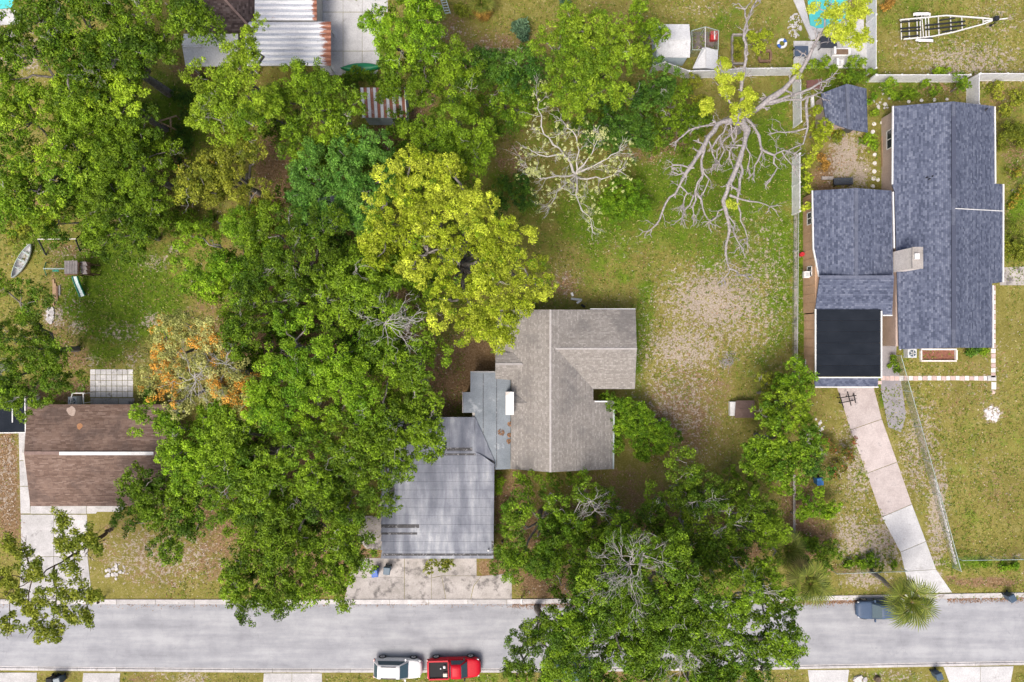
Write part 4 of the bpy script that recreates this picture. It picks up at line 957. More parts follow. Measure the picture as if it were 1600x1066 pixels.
def along(pts, step):
    out = []
    for (a, b2) in zip(pts[:-1], pts[1:]):
        a, b2 = Vector(a), Vector(b2); k = max(1, round((b2-a).length/step))
        out += [a + (b2-a)*(i/k) for i in range(k)]
    return out + [Vector(pts[-1])]
def vinyl_fence(label, pts, h=1.8, step=2.3):
    W = [P(x,y,h) for x,y in pts]; W = [(x,y,0) for x,y,_ in W]
    Q = along(W, step); r = thing('vinyl_fence', label, 'fence', Q[0])
    for i, p in enumerate(Q):
        hh = h+.06; obj('post', MB().box(p.x-.065,p.y-.065,0,p.x+.065,p.y+.065,hh).add([(p.x-.08,p.y-.08,hh+.001),(p.x+.08,p.y-.08,hh+.001),(p.x+.08,p.y+.08,hh+.001),(p.x-.08,p.y+.08,hh+.001),(p.x,p.y,hh+.07)], [(0,1,4),(1,2,4),(2,3,4),(3,0,4),(3,2,1,0)]), VINYL, r)
    for a, b2 in zip(Q[:-1], Q[1:]):
        d = (b2-a).normalized(); a2, b3 = a+d*.07, b2-d*.07
        k = max(2, int((b3-a2).length/.29))
        for j in range(k):
            p, q = a2+(b3-a2)*(j/k)+d*.006, a2+(b3-a2)*((j+1)/k)-d*.006
            obj('board', MB().bar((p.x,p.y,h/2), (q.x,q.y,h/2), .035, h-.14), VINYL, r)
        obj('rail', MB().bar((a2.x,a2.y,h-.03), (b3.x,b3.y,h-.03), .06, .075), VINYL, r); obj('rail', MB().bar((a2.x,a2.y,.07), (b3.x,b3.y,.07), .06, .10), VINYL, r)
    return r
def link_fence(label, pts, h=1.2, step=3.0, rail=STEEL, name='chain_link_fence'):
    W = [P(x,y,h) for x,y in pts]; W = [(x,y,0) for x,y,_ in W]; Q = along(W, step); r = thing(name, label, 'fence', Q[0])
    for p in Q: obj('post', MB().cyl((p.x,p.y,0),(p.x,p.y,h+.05),.035,n=8), rail, r)
    for a, b2 in zip(Q[:-1], Q[1:]):
        obj('rail', MB().cyl((a.x,a.y,h),(b2.x,b2.y,h),.028,n=6), rail, r)
        obj('wire_mesh', MB().add([(a.x,a.y,.03),(b2.x,b2.y,.03),(b2.x,b2.y,h-.03),(a.x,a.y,h-.03)],[(0,1,2,3)]), LINK, r)
    return r
vinyl_fence('white vinyl back fence bending behind the white shed and dead tree', [(1021,103),(1039,97),(1077,111),(1122,110),(1165,107),(1246,106)])
vinyl_fence('white vinyl fence with worn boards beside the small garden shed', [(1251,118),(1252,190)], 1.8); vinyl_fence('short white vinyl fence piece with vines and dead limbs over it', [(1250,240),(1250,330)], 1.8)
vinyl_fence('white vinyl fence running beside the swimming pool deck', [(1369,-60),(1369,106)]); vinyl_fence('white vinyl fence between the boat trailer lawn and the garden beds', [(1369,117),(1450,117),(1516,117)])
vinyl_fence('white vinyl fence return leading to the long roof of the house', [(1530,116),(1530,163)]); vinyl_fence('white vinyl fence section along the trailer lawn past the return', [(1532,115),(1660,115)])
link_fence('chain link fence between the open lawn and the tan house wall', [(1248,332),(1247,450),(1246,560)], 1.3, rail=STEEL)
link_fence('chain link fence running diagonally beside the concrete driveway', [(1408,556),(1440,668),(1470,775),(1502,893)], 1.3, rail=STEEL_G); link_fence('chain link fence along the front of the olive lawn', [(1504,876),(1560,875),(1640,874)], 1.2, rail=STEEL_G)
link_fence('low chain link gate fence across the foot of the driveway', [(1308,897),(1360,895),(1418,893)], 1.1, rail=STEEL_G)
# concrete footing strip under the lawn fence, timber rail in the hedge
slabs('pavement', [[(1241,y_),(1246,y_),(1246,y_+29.6),(1241,y_+29.6)] for y_ in range(330,560,30)], CONC_OLD, z=.06, shrink=.012)
tf = thing('timber_rail_fence', 'old grey timber rail fence in the gap of the hedge', 'fence', P(1240,790))
for i, (y0,y1) in enumerate(((742,772),(773,803),(804,836))): obj('plank', MB().bar(P(1241,y0,.9), P(1241,y1,.9), .22, .05), WOOD_G, tf)
for y_ in (744,773,804,834): obj('post', MB().box(X(1241,.8)-.06, Yv(y_,.8)-.06, 0, X(1241,.8)+.06, Yv(y_,.8)+.06, .87), WOOD_G, tf)
# white scalloped edging along the diagonal fence
EDG = worn('edging_white', (.62,.60,.58),(.76,.74,.72),3,12)
for i in range(24):
    t = i/23; x_, y_ = 1459+t*32+random.uniform(-.6,.6), 750+t*128
    mbe = MB().box(-.17,-.06,0,.17,.06,.22).box(-.10,-.055,.221,.10,.055,.30)
    p = P(x_,y_); o = obj('edging_block', mbe, EDG); o.location = p; o.rotation_euler = (0,0,-1.25+random.uniform(-.15,.15)); tag(o, 'white scalloped edging block along the diagonal wire fence', 'edging', 'white edging blocks beside the driveway')

# ================================================================ VEHICLES
def paint(name, col): return plain(name, col, .42, 0.0, .18, 0.0)
TYRE = plain('tyre_rubber', (.018,.018,.02), .85); RIM = plain('wheel_alloy', (.42,.43,.45), .35, .6); CARGLASS = plain('car_glass', (.05,.09,.115), .12, 0, .3); BLACKP = plain('black_plastic', (.02,.02,.022), .7, 0, .2); LAMP_R = plain('tail_lamp', (.35,.02,.02), .2); LAMP_W = plain('head_lamp', (.65,.67,.7), .12)
def loft(stations, ringfn):
    rings = [ringfn(s) for s in stations]; k = len(rings[0]); mb = MB(); vs = [v for r in rings for v in r]; fs = []
    for i in range(len(rings)-1):
        for j in range(k): fs.append((i*k+j, i*k+(j+1)%k, (i+1)*k+(j+1)%k, (i+1)*k+j))
    fs.append(tuple(range(k-1,-1,-1))); fs.append(tuple((len(rings)-1)*k+j for j in range(k))); return mb.add(vs, fs)
def body_ring(s):
    x, w, zb, zt = s; half = [(w*.80,zb),(w*.97,zb+.10),(w,zb+.30),(w*.985,zt-.16),(w*.93,zt-.045),(w*.80,zt),(w*.4,zt+.02)]
    return [(x,y,z) for y,z in half] + [(x,-y,z) for y,z in half[::-1]]
def quad_slab(pts, off=.012, th=.02):
    p = [Vector(q) for q in pts]; n = (p[1]-p[0]).cross(p[2]-p[0]).normalized(); c = sum(p, Vector())/4
    if n.z < 0 and abs(n.z) > .15 or (abs(n.z) <= .15 and n.y*c.y < 0): n = -n; p = p[::-1]
    a = [q+n*off for q in p]; d = [q-n*th for q in p]
    return MB().add(a+d, [(0,1,2,3),(7,6,5,4)]+[(i,4+i,4+(i+1)%4,(i+1)%4) for i in range(4)])
def car(name, label, cat, px, py, rz_, L_, Wd, belt, roof, cab, pm, hood=.0, bed=None, rails=False, wheel_r=.34):
    """cab = (rear base, rear roof, front roof, windscreen base) as fractions from tail 0 to nose 1"""
    r = thing(name, label, cat, (0,0,0)); w = Wd/2; x = lambda f: (f-.5)*L_
    st = [(x(.0),w*.66,.42,belt*.78),(x(.012),w*.84,.34,belt*.92),(x(.05),w*.96,.27,belt),(x(.12),w,.25,belt),(x(.5),w,.24,belt),(x(cab[3]+.02),w,.25,belt),(x(.84),w*.985,.25,belt-hood*.6),(x(.90),w*.95,.26,belt-hood*.9),(x(.945),w*.87,.28,belt-hood-.03),(x(.975),w*.74,.32,belt-hood-.09),(x(.992),w*.55,.36,belt-hood-.18),(x(1.0),w*.40,.42,belt-hood-.28)]
    bo = obj('body', loft(st, body_ring), pm, r, smooth=True)
    md = bo.modifiers.new('sub','SUBSURF'); md.levels = md.render_levels = 1
    wb, wt = w*.90, w*.70
    def cab_ring(s):
        xx, hb, ht, zt = s; half = [(hb,belt-.06),(hb*.985,belt+.02),(ht+(hb-ht)*.12,belt+(zt-belt)*.82),(ht*.94,zt-.015),(ht*.5,zt+.02)]
        return [(xx,y,z) for y,z in half]+[(xx,-y,z) for y,z in half[::-1]]
    x0,x1,x2,x3 = map(x, cab); e = .03
    obj('cabin', loft([(x0,wb*.93,wb*.90,belt+.03),(x1,wb,wt,roof-.03),(x1+.18,wb,wt,roof),((x1+x2)/2,wb,wt*1.01,roof+.02),(x2-.15,wb,wt,roof),(x2,wb,wt*.99,roof-.035),(x3,wb*.95,wb*.90,belt+.03)], cab_ring), pm, r, smooth=True)
    zr_ = roof-.035
    obj('windscreen', quad_slab([(x3-.04,wb*.84,belt+.06),(x3-.04,-wb*.84,belt+.06),(x2+.04,-wt*.90,zr_-.02),(x2+.04,wt*.90,zr_-.02)], .03), CARGLASS, r)
    obj('rear_window', quad_slab([(x0+.05,wb*.76,belt+.10),(x1-.03,wt*.86,zr_-.02),(x1-.03,-wt*.86,zr_-.02),(x0+.05,-wb*.76,belt+.10)], .03), CARGLASS, r)
    for sgn in (1,-1):
        zt = belt+(roof-belt)*.82; yt = (wt+(wb-wt)*.12)
        obj('side_window', quad_slab([(x0+(x1-x0)*.75,sgn*wb*.985,belt+.05),(x3-(x3-x2)*.35,sgn*wb*.985,belt+.05),(x2-.03,sgn*yt,zt-.01),(x1+.06,sgn*yt,zt-.01)], .014), CARGLASS, r)
        obj('wing_mirror', MB().box(x3-.35,sgn*(wb+.02),belt+.02,x3-.22,sgn*(w+.16),belt+.15), pm if not bed else BLACKP, r)
        obj('headlight', MB().box(x(.925),sgn*w*.60,belt-hood-.26,x(.965),sgn*w*.86,belt-hood-.13), LAMP_W, r); obj('tail_light', MB().box(x(.004),sgn*w*.72,belt*.62,x(.03),sgn*w*.93,belt*.90), LAMP_R, r)
        if rails: obj('roof_rail', MB().bar((x1+.3,sgn*wt*.86,roof+.05),(x2-.3,sgn*wt*.86,roof+.05),.04,.05), BLACKP, r)
        for xf in (.17,.81):
            wx = x(xf); t = obj('wheel', MB().cyl((wx,sgn*(w-.18),wheel_r),(wx,sgn*(w+.035),wheel_r),wheel_r,n=22), TYRE, r); obj('rim', MB().cyl((wx,sgn*(w+.036),wheel_r),(wx,sgn*(w+.05),wheel_r),wheel_r*.66,wheel_r*.6,n=14), RIM, t); obj('hub', MB().cyl((wx,sgn*(w+.051),wheel_r),(wx,sgn*(w+.06),wheel_r),wheel_r*.2,n=8), BLACKP, t)
    if bed:
        ba, bb = x(bed[0]), x(bed[1]); hw = w*.82; zb_ = belt+.024
        obj('bed_liner', MB().box(ba,-hw,zb_,bb,hw,zb_+.012), BLACKP, r)
        for sgn in (1,-1): obj('bed_rail', MB().box(ba-.06,sgn*(hw+.003),zb_-.05,bb+.05,sgn*(w*.97),zb_+.16), pm, r)
        obj('tailgate', MB().box(ba-.16,-hw,zb_-.05,ba-.012,hw,zb_+.15), pm, r); obj('bed_front', MB().box(bb+.01,-hw,zb_-.05,bb+.08,hw,zb_+.17), pm, r)
    obj('front_bumper', MB().box(x(.955),-w*.62,.34,x(.998),w*.62,.52), BLACKP if bed else pm, r, bevel=.04)
    p = P(px,py,.9); r.location = (p[0],p[1],.012); r.rotation_euler = (0,0,rz_); return r
car('suv', 'white compact suv with dark glass parked tail to tail ahead of the red pickup', 'suv', 621, 1046, math.radians(-1), 4.55, 1.82, .95, 1.60, (.02,.12,.56,.73), paint('paint_white', (.70,.70,.70)), hood=.06, rails=True)
bpy.data.objects['suv']["label"] = 'white compact suv with dark glass parked behind the red pickup'
pk = car('pickup_truck', 'red pickup truck with open black bed parked at the kerb', 'pickup', 709, 1045, math.radians(1.5), 5.05, 1.86, 1.0, 1.66, (.42,.46,.64,.755), paint('paint_red', (.48,.006,.02)), hood=.05, bed=(.05,.395), wheel_r=.37)
car('parked_car', 'blue grey hatchback parked under the leaning fan palm', 'car', 1376, 954, math.radians(181), 4.3, 1.74, .90, 1.46, (.03,.18,.52,.70), paint('paint_slate_blue', (.065,.10,.165)), hood=.10)
car('parked_car', 'dark blue car half hidden under the big street oak', 'car', 886, 1050, math.radians(180), 4.5, 1.78, .90, 1.43, (.04,.20,.54,.71), paint('paint_dark_blue', (.075,.12,.20)), hood=.08)
BOXW = plain('cardboard_white', (.62,.58,.50), .8)
def on_bed(dx, dy, sx_, sy_, sz_, mt, label, name, cat):
    c = pk.location; a = pk.rotation_euler.z; X_ = c.x+dx*math.cos(a)-dy*math.sin(a); Y_ = c.y+dx*math.sin(a)+dy*math.cos(a); z = c.z+1.036
    tag(obj(name, MB().box(X_-sx_,Y_-sy_,z,X_+sx_,Y_+sy_,z+sz_).box(X_-sx_*.9,Y_-sy_*.9,z+sz_+.001,X_+sx_*.9,Y_+sy_*.9,z+sz_+.03), mt), label, cat)
on_bed(-.78,-.42,.19,.16,.22, BOXW, 'cream carton in the bed of the red pickup', 'carton', 'box'); on_bed(-.85,.30,.10,.12,.18, TRIM, 'white crate against the cab in the pickup bed', 'crate', 'crate'); on_bed(-1.2,.14,.06,.06,.1, TRIM, 'small white can lying in the pickup bed', 'can', 'can')

# ---------------------------------------------------------------- wheelie bins
def wheelie_bin(label, px, py, rz_, mat, lidmat=None):
    r = thing('wheelie_bin', label, 'bin', (0,0,0)); mb = MB()
    mb.add([(-.24,-.27,.05),(.24,-.27,.05),(.24,.22,.05),(-.24,.22,.05),(-.30,-.33,.98),(.30,-.33,.98),(.30,.34,.98),(-.30,.34,.98)],[(3,2,1,0),(4,5,6,7),(0,1,5,4),(1,2,6,5),(2,3,7,6),(3,0,4,7)])
    obj('bin_body', mb, mat, r, bevel=.03); lid = MB().add([(-.32,-.37,.985),(.32,-.37,.985),(.32,.37,.985),(-.32,.37,.985),(-.28,-.32,1.06),(.28,-.32,1.06),(.28,.31,1.09),(-.28,.31,1.09)],[(3,2,1,0),(4,5,6,7),(0,1,5,4),(1,2,6,5),(2,3,7,6),(3,0,4,7)])
    obj('lid', lid, lidmat or mat, r, bevel=.02); obj('handle', MB().cyl((-.24,.40,1.0),(.24,.40,1.0),.02,n=6), BLACKP, r)
    for s in (-1,1): obj('wheel', MB().cyl((s*.22,.26,.12),(s*.29,.26,.12),.12,n=12), TYRE, r)
    p = P(px,py,.8); r.location = (p[0],p[1],.04 if 560 < px < 620 else .0); r.rotation_euler = (0,0,rz_); return r
BIN_B = plain('bin_blue', (.02,.10,.42), .5); BIN_G = plain('bin_slate', (.06,.11,.16), .5); BIN_N = plain('bin_navy', (.05,.085,.13), .5)
wheelie_bin('bright blue wheelie bin on the garage apron', 586, 895, .15, BIN_B); wheelie_bin('slate grey wheelie bin beside the bright blue bin', 605, 891, -.1, BIN_G)
wheelie_bin('dark slate wheelie bin standing in the gutter by the olive lawn', 1580, 934, .5, BIN_N); wheelie_bin('navy wheelie bin on the verge by the white driveway', 1466, 1056, .35, BIN_N)
wheelie_bin('dark wheelie bin on the verge grass across the street with a pale lid', 91, 1064, .2, BIN_N, plain('lid_grey',(.2,.24,.26),.5)); wheelie_bin('black wheelie bin on the verge grass across the street', 79, 1064, 0, BLACKP)
wheelie_bin('blue wheelie bin tucked into the hedge by the timber rail', 1280, 752, .1, plain('bin_mid_blue', (.03,.17,.45), .5))
# mailboxes
def mailbox(label, px, py, mat, rz_=0):
    r = thing('mailbox', label, 'mailbox', P(px,py)); p = P(px,py)
    obj('post', MB().box(p[0]-.05,p[1]-.05,0,p[0]+.05,p[1]+.05,1.0), WOOD_G, r); prof = [(math.cos(a)*.11, .12+math.sin(a)*.11) for a in np.linspace(0,PI,9)]+[(-.11,0),(.11,0)]
    mb = MB(); vs = [(p[0]+u,p[1]+s,1.001+v) for s in (-.25,.25) for u,v in prof]; k = len(prof); mb.add(vs, [tuple(range(k))[::-1], tuple(range(k,2*k))]+[(i,(i+1)%k,k+(i+1)%k,k+i) for i in range(k)]); obj('box', mb, mat, r)
    obj('flag', MB().box(p[0]+.115,p[1]-.1,1.1,p[0]+.13,p[1]+.12,1.16), LAMP_R, r); return r
mailbox('black mailbox on a post by the sandy front lawn', 164, 932, BLACKP); mailbox('white and black mailbox at the kerb by the grey house apron', 815, 933, TRIM)
# air conditioners
def ac_unit(label, px, py, h=.8, s=.42):
    r = thing('air_conditioner', label, 'air conditioner', P(px,py)); p = P(px,py,h); p = (P(px,py)[0],P(px,py)[1])
    obj('casing', MB().box(p[0]-s,p[1]-s,.0,p[0]+s,p[1]+s,h), worn('ac_casing_'+str(px), (.48,.52,.55),(.58,.62,.65),3,12), r, bevel=.03); f = obj('fan_guard', MB().cyl((p[0],p[1],h+.001),(p[0],p[1],h+.03),s*.75,n=20), plain('fan_dark_'+str(px),(.05,.08,.11),.5), r)
    mb = MB()
    for k in range(5):
        a = 2*PI*k/5; mb.bar((p[0],p[1],h+.05),(p[0]+math.cos(a)*s*.7,p[1]+math.sin(a)*s*.7,h+.05),.09,.012)
    obj('fan_blade', mb, STEEL, f); return r
ac_unit('grey air conditioner under the white frame behind the brown house', 121.5, 626); ac_unit('white air conditioner beside the front corner of the blue grey house', 1418, 552)
r = thing('pipe_frame', 'white pipe frame standing round the grey air conditioner', 'frame', P(121,622)); 
for a_, b2 in (((113,614.5),(132,614.5)),((113,614.5),(109.5,631)),((130,614.5),(130.5,631))): obj('rail', MB().bar(P(*a_,1.3), P(*b2,1.3), .09, .06), TRIM, r)
for a_ in ((113.4,615),(131.5,615),(110,630),(130.5,630)): obj('leg', MB().box(X(a_[0],1.3)-.03,Yv(a_[1],1.3)-.03,0,X(a_[0],1.3)+.03,Yv(a_[1],1.3)+.03,1.27), TRIM, r)
wa = X(1273.5,2.6); r = thing('window_air_conditioner', 'white window air conditioner jutting from the tan wall', 'air conditioner', (wa-.28, Yv(429,1.6), 1.2)); y_ = Yv(429,1.6)
obj('casing', MB().box(wa-.55,y_-.3,1.2,wa-.05,y_+.3,1.62), TRIM, r, bevel=.02); obj('vent', MB().box(wa-.45,y_-.2,1.621,wa-.15,y_+.2,1.64), STEEL, r)

# ---------------------------------------------------------------- boat trailer
GALVT = worn('trailer_galvanised', (.60,.60,.58), (.74,.74,.72), 3, 12, rnd=.03); BUNK = plain('bunk_carpet_black', (.015,.017,.022), .9)
bt = thing('boat_trailer', 'empty white boat trailer with black bunks standing on the patchy lawn', 'trailer', P(1470,42)); hz = .6
for pts in (((1406,31.5),(1478,24.5),(1536,28.5),(1553,30.5)),((1412,61.5),(1455,57.5),(1490,50.5),(1536,38),(1553,31.5))):
    for a_, b2 in zip(pts[:-1], pts[1:]): obj('side_rail', MB().bar(P(*a_,hz), P(*b2,hz), .10, .13), GALVT, bt)
obj('tongue', MB().bar(P(1536,33.5,hz-.01), P(1574,29,hz-.01), .09, .11), GALVT, bt)
for x_, ya, yb in ((1407.5,31,62),(1420,30,60.5),(1432.5,29,59.5),(1437.5,29,59),(1446,28,57.5),(1450.5,28,57),(1466,26,55),(1485,25.5,52),(1502.5,26.5,47),(1535.5,28.5,38)): obj('cross_member', MB().bar(P(x_,ya,hz-.08), P(x_+1,yb,hz-.08), .075, .075), GALVT, bt)
for a_, b2, w_ in (((1407,35),(1438,32),.11),((1407,45),(1438,42.5),.12),((1408,49.5),(1438,47.5),.12),((1410,58),(1436,55.5),.10),((1446,40),(1508,33.5),.13),((1446,46.5),(1508,39.5),.13),((1468,32),(1492,28.5),.10),((1472,50),(1495,46.5),.10)): obj('bunk', MB().bar(P(*a_,hz+.09), P(*b2,hz+.09), w_, .10), BUNK, bt)
for y_, s in ((22,1),(63,-1)):
    x0_, x1_ = (1427,1454) if s == 1 else (1431,1458)
    pts = [P(x0_,y_+3*s*.3,.62),P(x0_+4,y_,.74),P(x1_-4,y_-1.5*s*.2,.74),P(x1_,y_+1,.62)]; mb = MB()
    for a_, b2 in zip(pts[:-1], pts[1:]): mb.bar(a_, b2, .26, .03)
    obj('fender', mb, TRIM, bt)
    for f_ in (.27,.73):
        wx, wy, _ = P(x0_+(x1_-x0_)*f_, y_+(.6 if s == 1 else -.6), .33); w_ = obj('wheel', MB().cyl((wx,wy-.1,.33),(wx,wy+.1,.33),.33,n=18), TYRE, bt); obj('rim', MB().cyl((wx,wy-.115,.33),(wx,wy+.115,.33),.18,n=12), TRIM, w_)
    obj('axle', MB().bar(P(1440,24,.36), P(1443,61,.36), .07, .07), GALVT, bt) if s == 1 else None
wp = P(1556,31,.6); obj('winch', MB().box(wp[0]-.35,wp[1]-.2,.66,wp[0]+.05,wp[1]+.18,1.05), BUNK, bt, bevel=.04); obj('jockey_wheel', MB().cyl((wp[0]-.15,wp[1]-.32,.0),(wp[0]-.15,wp[1]-.32,.75),.05,n=8).cyl((wp[0]-.15,wp[1]-.40,.12),(wp[0]-.15,wp[1]-.24,.12),.12,n=10), BUNK, bt)

# ---------------------------------------------------------------- canoes, playset, garden things on the left lot
def hull(L_, Wd, D, n=13, open_=True, nv=9):
    """canoe hull along local x; open side up, or keel up"""
    mb = MB(); vs = []; fs = []; t = np.linspace(-1,1,n)
    for u in t:
        w = Wd/2*(1-abs(u)**2.4)+.015; d = D*(1-.15*abs(u)**3); sheer = .12*abs(u)**3
        for a in np.linspace(0,PI,nv): vs.append((u*L_/2, w*math.cos(a), D+sheer-d*math.sin(a)**.8 if open_ else d*math.sin(a)**.8+.02))
    for i in range(n-1):
        for j in range(nv-1): fs.append((i*nv+j, i*nv+j+1, (i+1)*nv+j+1, (i+1)*nv+j))
    return mb.add(vs, fs), t
cn = thing('canoe', 'old open aluminium canoe with thwarts lying on the grass', 'canoe', (0,0,0))
mbh, _ = hull(3.6,.86,.38); o = obj('hull', mbh, worn('canoe_alloy', (.36,.36,.37),(.52,.52,.52),2,12,spots=(.22,.24,.24)), cn, smooth=True); sm = o.modifiers.new('t','SOLIDIFY'); sm.thickness = .03
for u in (-.45,.0,.45): hw = .43*(1-abs(u)**2.4); obj('thwart', MB().box(u*1.8-.05,-hw,.34,u*1.8+.05,hw,.37), STEEL_G, cn)
for s in (1,-1):
    tt = np.linspace(-.98,.98,15); mb = MB()
    for a_, b2 in zip(tt[:-1], tt[1:]): mb.bar((a_*1.8,s*(.43*(1-abs(a_)**2.4)+.02),.40+.12*abs(a_)**3),(b2*1.8,s*(.43*(1-abs(b2)**2.4)+.02),.40+.12*abs(b2)**3),.045,.035)
    obj('gunwale', mb, STEEL_G, cn)
cn.location = P(36,408,.2)[:2]+(0.0,); cn.rotation_euler = (0,0,math.radians(61))
gc = thing('canoe', 'upturned green canoe lying at the courtyard edge', 'canoe', (0,0,0)); mbh, _ = hull(3.8,.9,.42,open_=False); obj('hull', mbh, plain('canoe_green', (.008,.21,.085), .4), gc, smooth=True)
obj('keel', MB().bar((-1.6,0,.43),(1.6,0,.43),.03,.03), plain('canoe_green_dark',(.006,.15,.06),.4), gc); gc.location = P(564,106,.2)[:2]+(.06,); gc.rotation_euler = (0,0,math.radians(2))
SLATE_P = worn('playset_wood_greyed', (.25,.225,.215),(.36,.33,.32),3,16,rnd=.12); GREENP = plain('plastic_green', (.01,.20,.13), .45)
ps = thing('playset', 'wooden playset with two small slatted roofs and a green slide', 'playset', P(112,424))
for i in range(5): xa = 100.5+i*4.1; obj('roof_board', MB().prism([P(xa,407.5,2.3),P(xa+3.8,407.5,2.3),P(xa+3.8,428,2.45),P(xa,428,2.45)], th=.04), SLATE_P, ps)
obj('roof_support', MB().prism([P(101,427,2.38),P(120.5,427,2.38),P(120.5,430,1.9),P(101,430,1.9)], th=.05), WOOD_B, ps)
for i in range(3): 
    ya = 409+i*6.6; obj('roof_board', MB().prism([P(125,ya,1.75),P(134,ya,2.0),P(136.5,ya+6.2,2.0),P(127,ya+6.2,1.75)], th=.04), SLATE_P, ps); obj('roof_board', MB().prism([P(134.2,ya,2.0),P(141,ya+1,1.7),P(141,ya+6,1.7),P(136.7,ya+6.2,2.0)], th=.04), WOOD_B, ps)
obj('platform', MB().prism([P(102,410,1.2),P(124,410,1.2),P(124,428,1.2),P(102,428,1.2)], th=.08), WOOD_B, ps); obj('platform', MB().prism([P(126,411,.9),P(141,411,.9),P(141,427,.9),P(126,427,.9)], th=.08), WOOD_B, ps)
for x_, y_, h_ in ((103,411,2.33),(121,411,2.33),(103,427,2.42),(121,427,2.42),(127,412,1.7),(139,412,1.68),(127,427,1.7),(139,427,1.68)): obj('post', MB().box(X(x_,h_)-.05,Yv(y_,h_)-.05,0,X(x_,h_)+.05,Yv(y_,h_)+.05,h_-.05), WOOD_B, ps)
sp_ = [(117.5,432,1.2),(120,440,.95),(125,452,.45),(128,459,.2),(129.5,463,.14)]; 
mb = MB(); mbw = MB()
for a_, b2 in zip(sp_[:-1], sp_[1:]):
    A_, B_ = Vector(P(*a_)), Vector(P(*b2)); mb.bar(A_, B_, .40, .05); u_ = (B_-A_).cross(Vector((0,0,1))).normalized()*.24
    for s in (1,-1): mbw.bar(A_+u_*s+Vector((0,0,.06)), B_+u_*s+Vector((0,0,.06)), .07, .18)
sl_ = obj('slide', mb, plain('slide_white', (.66,.78,.78), .35), ps); obj('slide_rail', mbw, GREENP, sl_)
obj('swing_beam', MB().bar(P(68,420,1.9), P(101,420,2.0), .1, .14), STEEL_G, ps); obj('swing_leg', MB().bar(P(69,420,1.9), P(72,410,0), .08, .08).bar(P(69,420,1.9), P(72,430,0), .08, .08), GREENP, ps); obj('swing_seat', MB().bar(P(82,423,.5), P(92,423,.5), .2, .04), GREENP, ps)
for x_ in (83,91): obj('chain', MB().cyl(P(x_,423,.5), P(x_,421,1.9), .012, n=5), STEEL, ps)
sw = thing('swing_frame', 'metal swing frame with white top bar and black legs behind the canoe', 'swing', P(80,378)); obj('top_bar', MB().bar(P(59,374,2.0), P(119,373.5,2.0), .09, .09), worn('pipe_cream',(.5,.48,.42),(.62,.6,.54)), sw)
for a_, b2 in (((60,374,2.0),(74,370,0)),((60,375,2.0),(72,399,0)),((118,373.5,2.0),(128,366,0)),((118,373.5,2.0),(125,392,0))): obj('leg', MB().bar(P(*a_), P(*b2), .14, .1), BUNK, sw)
for i, (a_, b2, mt) in enumerate((((84.5,437),(84.5,478),WOOD_T),((87,443),(87.5,470),WOOD_T),((90,447),(90,470),WOOD_B),((94,446),(94,462),WOOD_G))):
    tag(obj('lumber', MB().bar((*P(*a_)[:2],.06), (*P(*b2)[:2],.06), .16, .1), mt), ['long tan timber beam lying beside the playset','shorter tan timber lying against the long beam','brown timber board lying between the lawn beams','short grey board lying at the end of the timber row'][i], 'timber')
# A shaped timber frame in the undergrowth
af = thing('timber_a_frame', 'pale timber A shaped frame standing in the shaded undergrowth', 'frame', P(262,192))
for a_, b2 in (((248,190,1.6),(276,181,.9)),((248,190,1.6),(273,202,.9)),((266,184,1.2),(267,198,1.2))): obj('timber', MB().bar(P(*a_), P(*b2), .12, .09), WOOD_T, af)
for q in ((249,190,1.55),(275,181.3,.9),(272.5,201.7,.9)): obj('post', MB().bar((*P(*q)[:2],0), (*P(*q)[:2],q[2]-.05), .10, .10), WOOD_T, af)
def rubble(label, px, py, rx, ry, n, mat, s=.16):
    r_ = thing('rubble_heap', label, 'rubble', P(px,py))
    for i in range(n):
        a = random.uniform(0,2*PI); d = math.sqrt(random.random()); q = P(px+rx*d*math.cos(a), py+ry*d*math.sin(a)); mb = MB(); ss = s*random.uniform(.5,1.4)
        pts = [(q[0]+ss*math.cos(t)*random.uniform(.7,1.2), q[1]+ss*math.sin(t)*random.uniform(.7,1.2), ss*random.uniform(.35,.7)) for t in np.linspace(0,2*PI,7)[:-1]]; mb.prism(pts, zb=0); obj('stone', mb, mat, r_)
RUB = worn('rubble_white', (.42,.40,.39),(.58,.56,.55),4,14,rnd=.15)
rubble('heap of white broken rubble beside the playset timbers', 79, 493, 5.5, 13, 40, RUB); rubble('pile of pale gravel on the olive lawn', 1550, 647, 12, 12, 55, worn('gravel_white',(.55,.53,.52),(.68,.67,.66),4,14), .13)
rubble('scattered pale stones on the sandy front lawn', 182, 893, 20, 12, 26, RUB, .14); rubble('few light rocks at the base of the far verge', 1344, 1061, 7, 4, 8, RUB, .3)
rubble('white pebble bed in the triangle beside the pool deck', 1242, 40, 11, 20, 90, RUB, .08); rubble('pebbles strewn near the small garden shed', 1378, 160, 14, 14, 14, RUB, .12)
rubble('broken paving lumps near the dog house path', 1279, 668, 8, 18, 10, RUB, .14)
